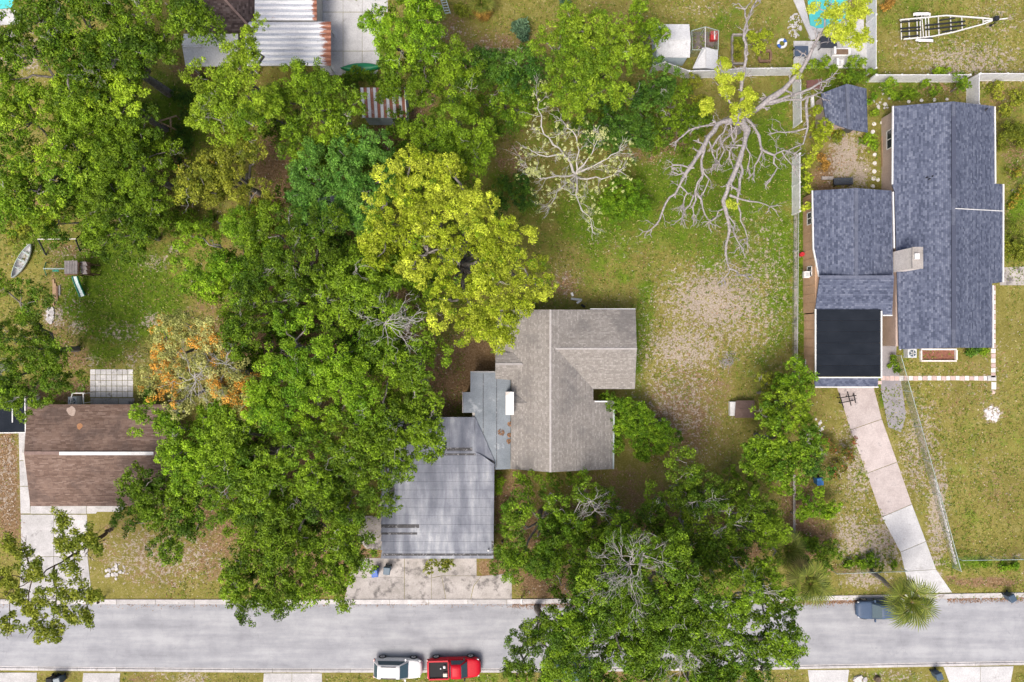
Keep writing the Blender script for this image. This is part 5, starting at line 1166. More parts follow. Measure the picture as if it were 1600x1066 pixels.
# ---------------------------------------------------------------- right lot small things
bn = thing('garden_bench', 'dark slatted bench on the bare courtyard behind the shingle wing', 'bench', P(1318,284))
for i in range(4): ya = 279+i*2.6; obj('slat', MB().bar(P(1303,ya+.6,.45), P(1333,ya-.4,.45), .13, .04), plain('bench_slat_%d'%i,(.05,.06,.075),.6), bn)
for x_ in (1305,1331): obj('leg', MB().box(X(x_,.4)-.04,Yv(287.5,.4),0,X(x_,.4)+.04,Yv(279,.4),.42), BLACKP, bn)
obj('backrest', MB().bar(P(1303,289,.72), P(1333,288,.72), .05, .3), plain('bench_back',(.045,.05,.06),.6), bn); [obj('back_post', MB().box(X(x_,.7)-.03,Yv(289,.7)-.03,0,X(x_,.7)+.03,Yv(289,.7)+.03,.8), BLACKP, bn) for x_ in (1307,1329)]
for lab, (xa,ya),(xb,yb), w_, mt in (('long tan timber edging the planting bed by the house wall',(1378,214),(1380,288),.28,WOOD_T),('short timber sleeper closing the planting bed corner',(1379,290.5),(1390,290.5),.2,WOOD_B),('dark rail along the end of the side garden bed',(1377,211.5),(1394,211.5),.14,WOOD_G),('grey board screening the corner of the bare courtyard',(1283,279),(1300,279),.3,WOOD_G),('white marker post beside the garden shed',(1268,152),(1269,168),.28,TRIM)):
    tag(obj('garden_timber', MB().bar((*P(xa,ya)[:2],.11),(*P(xb,yb)[:2],.11), w_, .2), mt), lab, 'timber')
tag(obj('deck', MB().prism([P(1260,126,.12),P(1285,123,.12),P(1284,139,.12),P(1261,140,.12)], zb=0), worn('deck_maroon',(.15,.07,.06),(.22,.11,.10),3,14)), 'maroon timber deck patch behind the small garden shed', 'deck')
# wire kennel
kn = thing('wire_kennel', 'wire dog kennel with green rails between the white sheds', 'kennel', P(1102,62))
kp = [(1081,48),(1102,42),(1123,48),(1122,78),(1082,78)]
for i, q in enumerate(kp): w_ = P(*q,1.6); obj('post', MB().cyl((w_[0],w_[1],0),(w_[0],w_[1],1.62),.03,n=6), STEEL_G, kn)
for a_, b2 in zip(kp, kp[1:]+kp[:1]):
    A_, B_ = P(*a_,1.6), P(*b2,1.6); obj('rail', MB().cyl(A_,B_,.03,n=6), STEEL_G, kn); obj('wire_mesh', MB().add([(A_[0],A_[1],.03),(B_[0],B_[1],.03),(B_[0],B_[1],1.57),(A_[0],A_[1],1.57)],[(0,1,2,3)]), LINK, kn)
obj('rail', MB().cyl(P(1102,42,1.6), P(1102,74,1.75), .03, n=6), TRIM, kn)
cl = thing('cooler_box', 'red cooler box with white lid stripe inside the wire kennel', 'cooler', P(1114,60)); q = P(1114,59); obj('cooler_body', MB().box(q[0]-.34,q[1]-.40,0,q[0]+.34,q[1]+.40,.45), plain('cooler_red',(.42,.03,.03),.5), cl, bevel=.03); obj('lid', MB().box(q[0]-.36,q[1]-.42,.452,q[0]+.36,q[1]+.42,.5), bpy.data.materials['cooler_red'], cl); obj('handle', MB().box(q[0]-.05,q[1]-.40,.502,q[0]+.05,q[1]+.40,.53), TRIM, cl)
tag(obj('bare_soil_bed', MB().prism([P(1082,50,.02),P(1121,50,.02),P(1121,76,.02),P(1083,76,.02)], zb=-.01), worn('soil_dark',(.10,.085,.08),(.18,.155,.145),2,12)), 'dark trampled soil floor inside the wire kennel', 'soil')
def raised_bed(label, x0,y0,x1,y1, mt, w_=.16):
    r_ = thing('raised_bed', label, 'planter', P((x0+x1)/2,(y0+y1)/2))
    for a_, b2 in (((x0,y0),(x1,y0)),((x1,y0+1.6),(x1,y1-1.6)),((x1,y1),(x0,y1)),((x0,y1-1.6),(x0,y0+1.6))): obj('board', MB().bar((*P(*a_)[:2],.15),(*P(*b2)[:2],.15), w_, .3), mt, r_)
    return r_
raised_bed('raised garden bed edged in pale timber beyond the back fence', 1143,56,1164,101, WOOD_G); raised_bed('small raised bed edged in red brown boards beyond the back fence', 1185,81,1203,97, WOOD_B, .2)
rb_ = raised_bed('mulched flower bed with white border at the front house wall', 1437,546,1492,564, EDG, .14)
tag(obj('mulch', MB().prism([P(1438,547,.05),P(1491,547,.05),P(1491,563,.05),P(1438,563,.05)], zb=0), worn('mulch_red_brown',(.12,.05,.035),(.27,.12,.08),6,18)), 'red brown mulch filling the front flower bed', 'mulch')
# poolside furniture
def table(name, label, x0,y0,x1,y1,h,mt):
    r_ = thing(name, label, 'table', P((x0+x1)/2,(y0+y1)/2)); a_, b2 = P(x0,y0,h), P(x1,y1,h); obj('tabletop', MB().box(a_[0],a_[1],h-.05,b2[0],b2[1],h), mt, r_)
    for x_ in (a_[0]+.08,b2[0]-.08):
        for y_ in (a_[1]-.08,b2[1]+.08): obj('leg', MB().box(x_-.03,y_-.03,.05,x_+.03,y_+.03,h-.052), BLACKP, r_)
table('patio_table', 'slate blue square table on the white pool paving', 1242,72,1263,88,.75, plain('table_slate',(.06,.085,.13),.5)); table('patio_table', 'large dark table beside the pool under the yellow foliage', 1282,56,1308,75,.75, plain('table_dark',(.035,.04,.05),.5))
def lounge(label, x0,y0,x1,y1, cush):
    r_ = thing('lounge_chair', label, 'chair', P((x0+x1)/2,(y0+y1)/2)); a_, b2 = P(x0,y0,.4), P(x1,y1,.4); obj('frame', MB().box(a_[0],a_[1],.32,b2[0],b2[1],.40), TRIM, r_); obj('cushion', MB().box(a_[0]+.25,a_[1]-.15,.402,b2[0]-.25,b2[1]+.15,.52), cush, r_, bevel=.04)
    obj('backrest', MB().box(a_[0],a_[1]-.06,.402,a_[0]+.2,b2[1]+.06,.85), TRIM, r_)
    for x_ in (a_[0]+.06,b2[0]-.06):
        for y_ in (a_[1]-.06,b2[1]+.06): obj('leg', MB().box(x_-.03,y_-.03,.05,x_+.03,y_+.03,.318), TRIM, r_)
lounge('white poolside sofa with brown cushion', 1300,75,1329,88, worn('cushion_brown',(.18,.12,.08),(.26,.18,.12))); lounge('small white pool chair with grey cushion', 1304,93,1318,106, plain('cushion_grey',(.5,.5,.52),.8))
fr_ = thing('float_ring', 'white and blue pool float ring lying on the grass', 'float', P(1221,69)); q = P(1221,69); 
def torus(c, R, r_, n=18, k=8, a0=0, a1=2*PI):
    vs = []; fs = []; full = abs(a1-a0-2*PI) < 1e-6; nn = n if full else n+1
    for i in range(nn):
        a = a0+(a1-a0)*i/n
        for j in range(k): t = 2*PI*j/k; vs.append((c[0]+(R+r_*math.cos(t))*math.cos(a), c[1]+(R+r_*math.cos(t))*math.sin(a), c[2]+r_*math.sin(t)))
    for i in range(n):
        for j in range(k): fs.append((i*k+j, ((i+1)%nn)*k+j, ((i+1)%nn)*k+(j+1)%k, i*k+(j+1)%k))
    return MB().add(vs, fs)
obj('tube', torus((q[0],q[1],.14), .36, .13), TRIM, fr_, smooth=True); obj('blue_band', torus((q[0],q[1],.14), .36, .135, 5, 8, .2, 1.2), BIN_B, fr_, smooth=True); obj('blue_band', torus((q[0],q[1],.14), .36, .135, 5, 8, 3.4, 4.4), BIN_B, fr_, smooth=True)
# things stored along the tan wall
def barrel(label, px, py, r_, h, mt): 
    t = thing('storage_barrel', label, 'barrel', P(px,py)); obj('drum', MB().lathe([(r_*.92,0),(r_,.1),(r_*1.03,h*.5),(r_,h-.08),(r_*.95,h)], P(px,py), 14), mt, t, smooth=False); obj('lid', MB().lathe([(r_*.98,h+.001),(r_*.9,h+.04)], P(px,py), 14), mt, t)
barrel('bright blue drum against the tan wall', 1261, 532, .28, .75, BIN_B); barrel('black drum against the tan wall above the dark planter', 1261, 497, .30, .7, BLACKP); barrel('dark grey drum beside the black drum', 1261, 509, .27, .6, plain('drum_grey',(.10,.105,.11),.6))
barrel('small red bucket at the tan wall foot', 1267, 554, .17, .35, plain('bucket_red',(.30,.03,.03),.5)); barrel('small white bucket next to the blue drum', 1264, 543, .18, .4, TRIM); barrel('red flower tub beside the lawn fence', 1251, 398, .22, .4, plain('tub_red',(.45,.02,.03),.5))
table('storage_crate_stand', 'low grey crate stand near the carport corner', 1258,562,1264,574,.5, STEEL)
ld = thing('ladder', 'short wooden ladder lying against the tan wall', 'ladder', P(1259,474))
for x_ in (1257,1263): obj('stile', MB().bar((*P(x_,455 if x_ > 1260 else 462)[:2],.1),(*P(x_-1,486)[:2],.1),.06,.08), WOOD_T, ld)
for y_ in (465,470,475,480): obj('rung', MB().bar((*P(1256.8,y_)[:2],.1),(*P(1262.6,y_)[:2],.1),.045,.05), WOOD_T, ld)
l2 = thing('ladder', 'pale grey ladder lying on the grass by the palm', 'ladder', P(697,10))
for s in (-1,1): obj('stile', MB().bar((*P(689+s*4.2,-12)[:2],.1),(*P(700+s*4.0,22)[:2],.1),.07,.08), STEEL_G, l2)
for t in np.linspace(.02,.98,9): x_ = 689+11*t; y_ = -12+34*t; obj('rung', MB().bar((*P(x_-4,y_+.6)[:2],.1),(*P(x_+4,y_-.6)[:2],.1),.09,.05), STEEL_G, l2)
bs = thing('folded_metal_stand', 'black tubular metal stand at the top of the pinkish driveway', 'stand', P(1323,624))
for a_, b2 in (((1311,614,.1),(1318,637,.1)),((1324,612,.1),(1330,634,.1)),((1334,615,.1),(1337,630,.1)),((1310,622,.5),(1338,618,.5)),((1312,630,.4),(1336,625,.4))): obj('tube', MB().cyl(P(*a_), P(*b2), .045, n=6), BLACKP, bs)
for q in ((1312,622,.5),(1326,620,.5),(1336,618.5,.5),(1314,629.5,.4),(1334,625.5,.4)): obj('leg', MB().cyl((*P(*q)[:2],.03), P(*q), .04, n=6), BLACKP, bs)
dp = thing('downspout_piece', 'loose white and grey downspout pieces on the ground behind the grey house', 'pipe', P(898,465))
for a_, b2, mt in (((893,457.5),(895,463),TRIM),((892,467),(909,469),STEEL),((901,474),(907,470),TRIM),((908,476),(914,480),BLACKP)): obj('pipe', MB().bar((*P(*a_)[:2],.08),(*P(*b2)[:2],.08),.2,.15), mt, dp)
tag(obj('stump', MB().lathe([(.34,0),(.28,.2),(.26,.32),(.24,.33)], P(1370,1060), 11), BARK_BROWN), 'low dark tree stump on the far verge', 'stump')
fp = thing('fire_pit', 'ashy ring of branches heaped on the bare lawn', 'brush pile', P(1137,564)); tb = Tubes(4)
for i in range(40):
    a = rng.uniform(0,2*PI); q = np.array(P(1137+rng.normal(0,5), 564+rng.normal(0,5), .06)); d = np.array([math.cos(a),math.sin(a),.1])*rng.uniform(.2,.5); tb.add(wander(q-d,q+d,4,.15), np.full(4,.02))
tb.build('twig_pile', BARK_PALE, fp)
# ================================================================ TREES AND SHRUBS
GR_N = 'trees over the back lots'
tree('grey limbed oak with thin grey green crown over the corner pool', [(60,30,70),(140,50,75),(225,40,70),(290,35,45),(25,100,45),(110,115,55),(180,105,55),(250,90,45)], 12.5, 'green', branchy=.55, gap=.12, tmean=.45, twigs=[(150,105,11.5,3.2,7),(190,60,12.2,2.6,5)])
tree('broad yellow green oak beside the grey limbed oak', [(50,190,62),(110,170,55),(30,255,52),(95,240,55),(60,300,50),(20,330,40)], 10.5, 'lime', branchy=.15, tmean=.45)
tree('dense mid green tree beside the timber A frame clearing', [(175,190,52),(210,225,48),(170,260,55),(230,290,45),(175,325,48)], 9.5, 'green', tmean=.6, branchy=.15)
tree('yellowish round crown between the corner oak and the A frame clearing', [(170,140,38),(210,150,36),(140,160,32)], 10.5, 'lime', tmean=.4)
tree('thin young tree at the edge of the swing lawn', [(130,310,40),(90,350,36),(140,355,30)], 7.0, 'green', tmean=.55, gap=.2)
tree('dark shrubby tree above the playset lawn', [(205,365,42),(160,370,32),(240,345,30)], 6.0, 'green', tmean=.3, gap=.1)
tree('bright lime tree with forked grey limb overlapping the white awning', [(400,55,24),(372,90,34),(340,140,36),(385,150,48),(350,190,48),(400,200,36),(420,165,30)], 10.5, 'lime', tmean=.62, twigs=[(345,165,10,2.6,6)])
tree('olive brown thin crown next to the lime tree', [(330,250,45),(370,270,55),(320,300,42),(395,310,35),(400,245,30)], 8.5, 'olive', accent=.03, branchy=.4, gap=.08)
tree('deep green tree in front of the metal carport', [(470,135,38),(445,160,34),(500,150,26)], 8.5, 'green', tmean=.55)
tree('round deep green tree beside the rusty shed', [(520,180,46),(485,215,42),(540,215,36),(470,245,32),(550,175,22)], 9.0, 'green', tmean=.5)
tree('small upright green tree overhanging the rusty shed roof', [(600,108,22),(606,132,24),(612,146,14),(618,120,16)], 6.5, 'green', tmean=.6, dens=1.2)
tree('light green tree at the edge of the white courtyard', [(585,38,26),(618,55,34),(650,35,34),(612,78,18),(670,70,28)], 9.0, 'bright', tmean=.4)
tree('tall dark hedge tree left of the ladder lawn', [(650,10,30),(640,-25,40),(655,100,26)], 8.0, 'green', tmean=.35)
tree('low spreading tree in the hedge left of the rusty shed clearing', [(665,125,40),(700,105,38),(720,135,36)], 7.5, 'green', tmean=.45)
tree('dark hedge tree below the brown ladder lawn', [(755,110,38),(790,125,38),(830,100,26),(805,90,26)], 7.0, 'dark', tmean=.75)
tree('second hedge tree crowding the yellowish round oak', [(790,165,38),(830,160,26),(765,160,30)], 6.5, 'green', tmean=.35)
tree('full green tree north of the yellow canopy', [(670,205,42),(715,195,46),(745,235,42),(690,245,40),(655,225,28)], 9.0, 'green', tmean=.6)
tree('blue green dense crown covering the hidden grey shed', [(500,280,50),(555,275,50),(600,265,38),(530,330,55),(480,330,36),(575,320,40)], 10.0, 'blue', tmean=.55)
tree('tall yellow leaved camphor tree spreading beside the grey house roof', [(640,285,42),(600,330,30),(720,290,44),(680,340,56),(610,375,40),(740,350,46),(670,395,48),(745,410,54),(800,380,40),(830,435,36),(780,450,44),(715,470,44),(740,510,40),(800,490,36),(772,528,24),(600,365,34)], 12.5, 'yellow', accent=.06, tmean=.58, tvar=.28, lump=1.15, branchy=.1, gap=.06, twigs=[(700,400,12,1.8,3)])
tree('green tree half under the yellow camphor canopy', [(620,430,45),(660,450,40),(580,415,36)], 9.5, 'green', tmean=.4)
tree('bright green crown beside the patchy swing lawn', [(335,385,42),(375,365,34),(320,430,40),(365,430,48),(400,400,36)], 9.5, 'bright', tmean=.4)
tree('dark green oak crown with small dead twigs in the canopy', [(440,370,42),(480,400,48),(430,430,44),(510,370,36),(455,470,40),(400,480,42),(395,525,34),(510,425,38)], 11.0, 'green', tmean=.45, branchy=.35, twigs=[(450,405,11,2.4,5)])
tree('oak crown with pale bare twigs fanning through its middle', [(560,440,46),(610,470,50),(640,520,48),(570,500,50),(530,470,40),(660,565,40),(610,560,44)], 12.0, 'green', tmean=.5, branchy=.55, twigs=[(600,505,12.3,4.2,12),(640,500,12,3.0,6)])
tree('broad vivid green oak crown in the heart of the canopy', [(470,540,52),(520,560,52),(440,590,46),(500,620,52),(550,610,44),(420,640,38)], 12.5, 'bright', tmean=.35, branchy=.3)
tree('oak crown overhanging the corner of the membrane garage roof', [(600,630,48),(650,620,42),(640,670,40),(590,690,46),(550,660,42),(560,740,46),(612,745,34),(660,690,28),(680,640,26),(597,785,20),(645,715,26)], 11.5, 'green', tmean=.5, branchy=.3, twigs=[(615,690,11.2,2.4,5)])
tree('pale tree flecked with orange leaves and bare grey twigs', [(265,545,38),(310,520,42),(355,545,44),(300,590,42),(350,605,42),(395,585,38),(255,590,28),(290,625,28),(395,630,30)], 11.2, 'pale', accent=.30, branchy=.55, gap=.06, per=34, tmean=.45, leaf=.14, twigs=[(300,590,11.3,3.4,10),(350,570,11.3,2.8,7)])
tree('bright green crown hanging over the end of the brown roof', [(275,660,38),(320,650,42),(290,710,44),(340,700,48),(385,660,40),(320,725,40)], 10.5, 'bright', tmean=.42, branchy=.15)
tree('green oak crown behind the brown roof with hanging grey moss twigs', [(400,710,50),(378,705,40),(370,668,34),(450,690,42),(360,760,50),(430,760,50),(490,720,44)], 11.5, 'green', tmean=.6, branchy=.35, twigs=[(300,745,10.2,2.2,5)])
tree('dark rounded tree at the brown house front corner', [(222,760,38),(262,780,46),(228,815,36),(280,835,42),(315,800,46),(340,760,40)], 7.5, 'green', tmean=.4, branchy=.1)
tree('dark green street tree reaching over the kerb', [(400,830,50),(415,800,38),(450,840,46),(390,890,38),(440,895,44),(395,940,30),(375,915,28),(500,800,46)], 10.0, 'green', tmean=.5, branchy=.2)
tree('olive green tree beside the garage apron bins', [(500,860,44),(540,850,34),(480,905,36),(530,900,34),(560,890,20),(530,810,34)], 8.5, 'green', tmean=.75, branchy=.2)
tree('deep green tree between the garage and the canopy', [(500,770,40),(545,790,30),(520,740,34)], 9.5, 'green', tmean=.25)
tree('leafy tree with arching grey limbs beside the rubble heap', [(12,452,26),(40,478,36),(20,530,44),(60,560,42),(95,590,30),(25,600,42),(50,620,30)], 8.0, 'green', tmean=.5, branchy=.4, twigs=[(25,560,8,2.4,5)])
tree('big round yellowish green oak beside the brown ladder lawn', [(905,50,40),(870,85,36),(945,80,44),(910,110,48),(955,125,34),(880,140,36),(920,155,34),(965,60,26)], 10.0, 'lime', accent=0, tmean=.35, lump=.95, branchy=.05)
tree('dark vine covered thicket behind the sparse white limbed tree', [(960,190,40),(1000,170,42),(990,215,34),(940,215,26),(1025,130,28)], 5.0, 'dark', tmean=.7, lump=.9)
tree('green vine thicket below the white shed fence', [(1050,165,40),(1080,195,32),(1035,205,30)], 4.0, 'green', tmean=.5, lump=.8)
tree('narrow vine clad tree over the corner of the white shed', [(1000,20,24),(1010,55,22),(1000,90,20),(1025,45,16),(1040,60,12)], 5.0, 'green', tmean=.6, lump=.7)
tree('dense dark magnolia like tree beside the dog house', [(1200,680,36),(1235,690,36),(1185,715,32),(1225,730,36),(1260,700,26),(1212,652,24)], 7.0, 'green', tmean=.35, lump=.9, leaf=.2)
tree('yellow green small tree at the black carport corner', [(1225,625,26),(1255,640,28),(1240,665,24)], 6.0, 'lime', tmean=.55, lump=.8)
tree('slim bright tree against the black roof edge', [(1245,580,20),(1220,600,20),(1250,605,16)], 5.0, 'bright', tmean=.5, lump=.7)
tree('feathery grey green shrub tree behind the dog house', [(1197,600,22),(1200,622,14),(1210,630,16)], 3.5, 'olive', tmean=.4, lump=.6, branchy=.3)
# the street oak group in front
tree('huge street oak spreading over the road with bare grey limbs', [(985,860,48),(940,890,42),(1030,890,46),(990,920,50),(920,945,42),(1050,940,46),(960,985,50),(1020,1000,50),(880,985,38),(1080,1000,46),(900,1040,42),(1130,970,42),(1000,1055,42),(1140,1030,44),(1190,990,34),(1070,1055,40),(1100,930,40),(960,930,44),(1030,960,44),(1190,1035,36),(1110,1060,40),(940,1050,40),(1160,930,36),(1080,960,40),(1215,1000,26),(930,915,36)], 13.0, 'green', tmean=.55, branchy=.5, gap=.03, dens=1.15, twigs=[(985,885,13.2,5.0,16),(1065,1010,12.8,4.6,14),(1180,930,12,3.6,8),(1005,870,13.2,4.0,8)])
tree('spreading limb tree reaching over the left part of the street', [(830,1000,34),(845,960,30),(812,1035,32),(800,1055,26),(860,1045,36),(870,1005,36),(890,965,34)], 9.5, 'green', tmean=.5, branchy=.3, gap=.1)
tree('dark low tree in front of the grey house', [(825,790,34),(860,770,28),(840,840,38),(815,870,32),(880,850,38),(905,820,26),(815,825,26)], 6.5, 'green', tmean=.35, gap=.12, branchy=.3, twigs=[(925,785,6.5,2.4,6)])
tree('thin tree with bare pale branches beside the front lawn path', [(910,775,26),(950,800,26),(925,840,28),(970,820,20)], 6.5, 'green', tmean=.6, gap=.25, branchy=.5, twigs=[(930,800,6.8,2.6,6)])
tree('dark green oak on the front lawn with twisted white limbs', [(1055,750,34),(1100,770,42),(1070,805,36),(1140,800,42),(1110,840,40),(1060,850,34),(1020,780,22)], 8.5, 'green', tmean=.38, gap=.16, branchy=.4, twigs=[(1085,870,8,3.0,6),(1090,785,8.4,2.4,4)])
tree('green tree between the front lawn oak and the dog house thicket', [(1175,790,34),(1190,830,32),(1150,850,34),(1210,860,28)], 8.0, 'green', tmean=.6, gap=.14, branchy=.4, twigs=[(1140,820,8,2.6,5)])
tree('oak branch crown above the road edge beside the fan palms', [(1195,905,34),(1165,890,30),(1205,950,30),(1215,985,24)], 10.5, 'green', tmean=.45, branchy=.5, gap=.12)
tree('green understory tree behind the big street oak', [(870,900,36),(910,880,34),(855,870,24)], 7.5, 'green', tmean=.3, gap=.1)

# undergrowth thickets that close the canopy floor
TH = dict(name='undergrowth_thicket', cat='thicket', leaf=.19, lump=.95, branchy=0, gap=.05, dens=.9)
tree('shaded undergrowth thicket between the orange flecked tree and the oaks', [(400,500,46),(385,455,36),(420,545,40),(440,510,36)], 4.5, 'green', tmean=.25, **TH)
tree('undergrowth thicket in the canopy gap beside the brown roof', [(330,690,40),(380,720,42),(350,740,36),(420,690,34)], 4.5, 'green', tmean=.3, **TH)
tree('undergrowth thicket below the street side trees', [(430,790,44),(460,830,40),(400,800,34),(495,830,36),(540,830,26)], 4.0, 'green', tmean=.25, **TH)
tree('undergrowth thicket under the heart of the oak canopy', [(500,430,42),(540,400,38),(590,440,38),(470,440,34),(560,560,40),(520,520,40)], 4.5, 'dark', tmean=.8, **TH)
tree('dim undergrowth thicket west of the A frame clearing', [(140,200,40),(120,270,44),(180,290,40),(215,330,36),(90,310,36)], 4.0, 'green', tmean=.3, **TH)
tree('undergrowth thicket along the courtyard side of the trees', [(440,200,30),(500,250,34),(460,290,26),(620,190,24),(560,240,34),(640,260,30)], 4.0, 'green', tmean=.3, **TH)
tree('leafy undergrowth thicket on the front lawn below the oaks', [(1060,850,40),(1130,870,40),(1180,820,36),(1020,830,30),(960,860,36),(1160,760,26)], 3.8, 'green', tmean=.3, **TH)
tree('undergrowth thicket between the mailbox and the front trees', [(850,880,30),(900,870,34),(870,820,26),(820,880,22),(940,890,30)], 3.6, 'green', tmean=.25, **TH)
# shrubs
bush('rounded bright green shrub mass at the notch of the grey roof', [(955,628,16),(975,632,20),(990,650,24),(1015,665,26),(1042,685,25),(990,682,25),(970,665,22),(1015,697,24),(965,695,14)], 2.6, 'bright', tmean=.4, dens=1.5, seed=3)
bush('leafy green bush on the lawn below the sparse pale tree', [(970,310,30),(990,320,26),(955,330,20),(985,290,20)], 3.0, 'bright', tmean=.25, lump=.7)
bush('low dark shrub at the foot of the yellow camphor', [(800,290,26),(820,310,20),(780,310,20)], 2.6, 'dark', tmean=.6)
bush('olive hedge clump behind the dead tree fence', [(1095,160,20),(1085,130,14)], 1.6, 'olive', tmean=.6)
bush('clipped round dark shrub by the right house wall', [(1582,205,24),(1600,215,20)], 1.8, 'olive', tmean=.25, dens=1.4); bush('clipped round olive shrub beside the side path', [(1583,375,22),(1595,395,18)], 1.8, 'olive', tmean=.3, dens=1.4)
bush('bright round shrub beside the small garden shed upper corner', [(1364,154,9)], 1.1, 'bright', tmean=.6, lump=.35); bush('lime shrub beside the small garden shed lower corner', [(1365,173,8)], .9, 'lime', tmean=.6, lump=.35); bush('bright fluffy shrub by the stepping stones', [(1360,222,13)], 1.0, 'bright', tmean=.7, lump=.4)
bush('green shrub leaning over the white fence return', [(1502,126,14),(1510,138,11)], 2.2, 'green', tmean=.6, lump=.45); bush('banana like lime plant in the garden beds', [(1388,138,10),(1393,128,8)], 1.6, 'lime', tmean=.5, lump=.4)
bush('yellowish shrub outside the trailer lawn fence', [(1470,112,10),(1478,110,8)], 1.0, 'lime', tmean=.6, lump=.35); bush('low shrubs along the back garden beds', [(1430,140,10),(1445,133,9),(1415,145,9),(1460,143,9),(1400,150,8)], .8, 'green', tmean=.5, lump=.35)
bush('rust coloured shrub in the bare courtyard corner', [(1290,256,10),(1284,248,7)], .9, 'rust', tmean=.5, lump=.35)
bush('olive shrub against the small garden shed front', [(1312,205,14),(1318,194,10),(1302,215,10)], 1.4, 'olive', tmean=.4, lump=.45, accent=.15)
bush('bright lime shrub under the dead limbs by the garden shed', [(1280,172,11),(1288,195,15),(1284,215,14),(1275,232,9)], 2.6, 'yellow', tmean=.25, lump=.5)
bush('lime vine hanging along the white fence piece', [(1263,252,10),(1262,275,10),(1260,300,9),(1258,322,8)], 2.2, 'yellow', tmean=.2, lump=.45)
bush('dark green planting at the fence corner by the maroon deck', [(1330,118,12),(1345,122,12),(1318,125,10),(1360,112,8)], 1.6, 'green', tmean=.4, lump=.45); bush('spiky pale green plants at the pool paving edge', [(1285,95,12),(1300,108,10),(1270,100,10),(1330,100,10),(1345,95,10)], 1.3, 'lime', tmean=.5, lump=.35, aspect=.25, leaf=.3)
bush('yellow orange bush at the corner of the trailer lawn', [(1386,8,10),(1392,2,8)], .9, 'rust', tmean=.5, lump=.35); bush('lime shrub growing by the raised beds', [(1185,68,14),(1195,58,12),(1172,62,10)], 1.8, 'yellow', tmean=.15, lump=.45)
bush('green ferny clump in the raised garden bed', [(1153,70,9),(1154,88,9)], .7, 'olive', tmean=.5, lump=.35); bush('bright green bush beside the blue hedge bin', [(1270,785,22),(1285,800,20),(1262,805,16),(1300,790,14)], 2.4, 'bright', tmean=.55)
bush('trailing bush with red flowers beside the pinkish driveway', [(1300,690,18),(1322,712,15),(1310,735,14),(1330,690,10)], 1.2, 'red', tmean=.06, tvar=.16, lump=.4, gap=.15); bush('dark green hedge clump above the timber rail', [(1275,720,20),(1285,735,16),(1262,730,14)], 2.6, 'dark', tmean=.6)
bush('dark glossy bushes beside the fan palm trunks', [(1270,860,18),(1290,850,18),(1285,880,16),(1305,875,14),(1255,850,14)], 2.0, 'green', tmean=.3); bush('vivid green shrub behind the left fan palm', [(1245,855,16),(1260,875,16)], 2.4, 'bright', tmean=.3, leaf=.22)
bush('low weeds by the driveway gate fence', [(1345,880,12),(1370,882,12),(1330,885,10),(1395,880,8),(1360,870,8)], .8, 'green', tmean=.4, lump=.35); bush('weedy strip shrub along the lawn front fence', [(1572,888,8),(1540,882,7),(1590,884,7)], .6, 'bright', tmean=.4, lump=.3)
bush('rounded shrub between the apron slabs and garage door', [(672,884,11),(690,882,14),(702,880,10)], 1.5, 'olive', tmean=.55, lump=.42); bush('small bright shrub at the garage corner', [(782,752,10),(778,768,8)], 1.4, 'bright', tmean=.5, lump=.4)
bush('foundation shrub row along the front wall of the grey house', [(815,748,10),(825,752,9),(868,752,12),(890,750,10),(910,748,12)], 1.6, 'green', tmean=.5, lump=.42); bush('green shrubs beside the garage side wall', [(790,800,12),(785,830,12),(780,860,14),(795,885,14),(770,888,10)], 1.6, 'green', tmean=.4, lump=.45)
bush('tall grass clump between asphalt strip and driveway fence', [(1397,560,6),(1402,575,7),(1395,570,6)], .6, 'green', tmean=.5, lump=.3); bush('round green shrub beside the ladder palm', [(722,18,13),(716,8,8)], 1.2, 'olive', tmean=.3, lump=.42)
bush('spreading green ground shrubs behind the rusty shed', [(560,120,18),(585,122,14),(535,128,14),(510,125,12)], 1.4, 'green', tmean=.35, lump=.45); bush('dark ferns in the shaded A frame clearing', [(300,170,26),(240,170,20),(290,205,26),(240,215,22),(265,235,24),(310,130,24),(285,150,18)], .9, 'dark', tmean=.6, lump=.5, gap=.35, dens=.8)
bush('low leafy cover below the olive brown tree', [(290,330,30),(330,350,26),(420,340,26),(300,360,22)], 1.6, 'green', tmean=.45, lump=.5, gap=.2); bush('small dark shrub at the paver patio corner', [(225,617,11),(232,610,8)], 1.2, 'dark', tmean=.7, lump=.4)
bush('mixed weeds on the left edge below the timber lean', [(40,345,22),(15,360,20),(75,345,18)], .9, 'olive', tmean=.5, lump=.4, gap=.25); bush('green bush in front of the yellow round oak', [(940,180,22),(905,190,20),(870,195,18)], 2.2, 'green', tmean=.45, lump=.55)
bush('spiky yucca like plant at the front flower bed', [(1522,551,9)], .9, 'dark', tmean=.5, lump=.35, aspect=.15, leaf=.5); bush('shrub under the gable by the front flower bed', [(1540,550,8),(1532,547,6)], .8, 'green', tmean=.6, lump=.3)
bush('shrubs at the right edge below the vinyl fence', [(1560,140,14),(1590,150,16),(1575,170,12)], .9, 'olive', tmean=.5, lump=.4, gap=.2); bush('low red and green plants by the right wall', [(1585,270,12),(1592,300,14),(1580,320,10)], .7, 'olive', tmean=.3, lump=.35, accent=.2, gap=.2)
bush('blue green agave rosette on the brown ladder lawn', [(815,45,15),(818,55,9)], 1.3, 'agave', tmean=.4, lump=.4, aspect=.2, leaf=.45); bush('small grey green bush at the top lawn edge', [(885,-2,12)], .8, 'agave', tmean=.2, lump=.35)

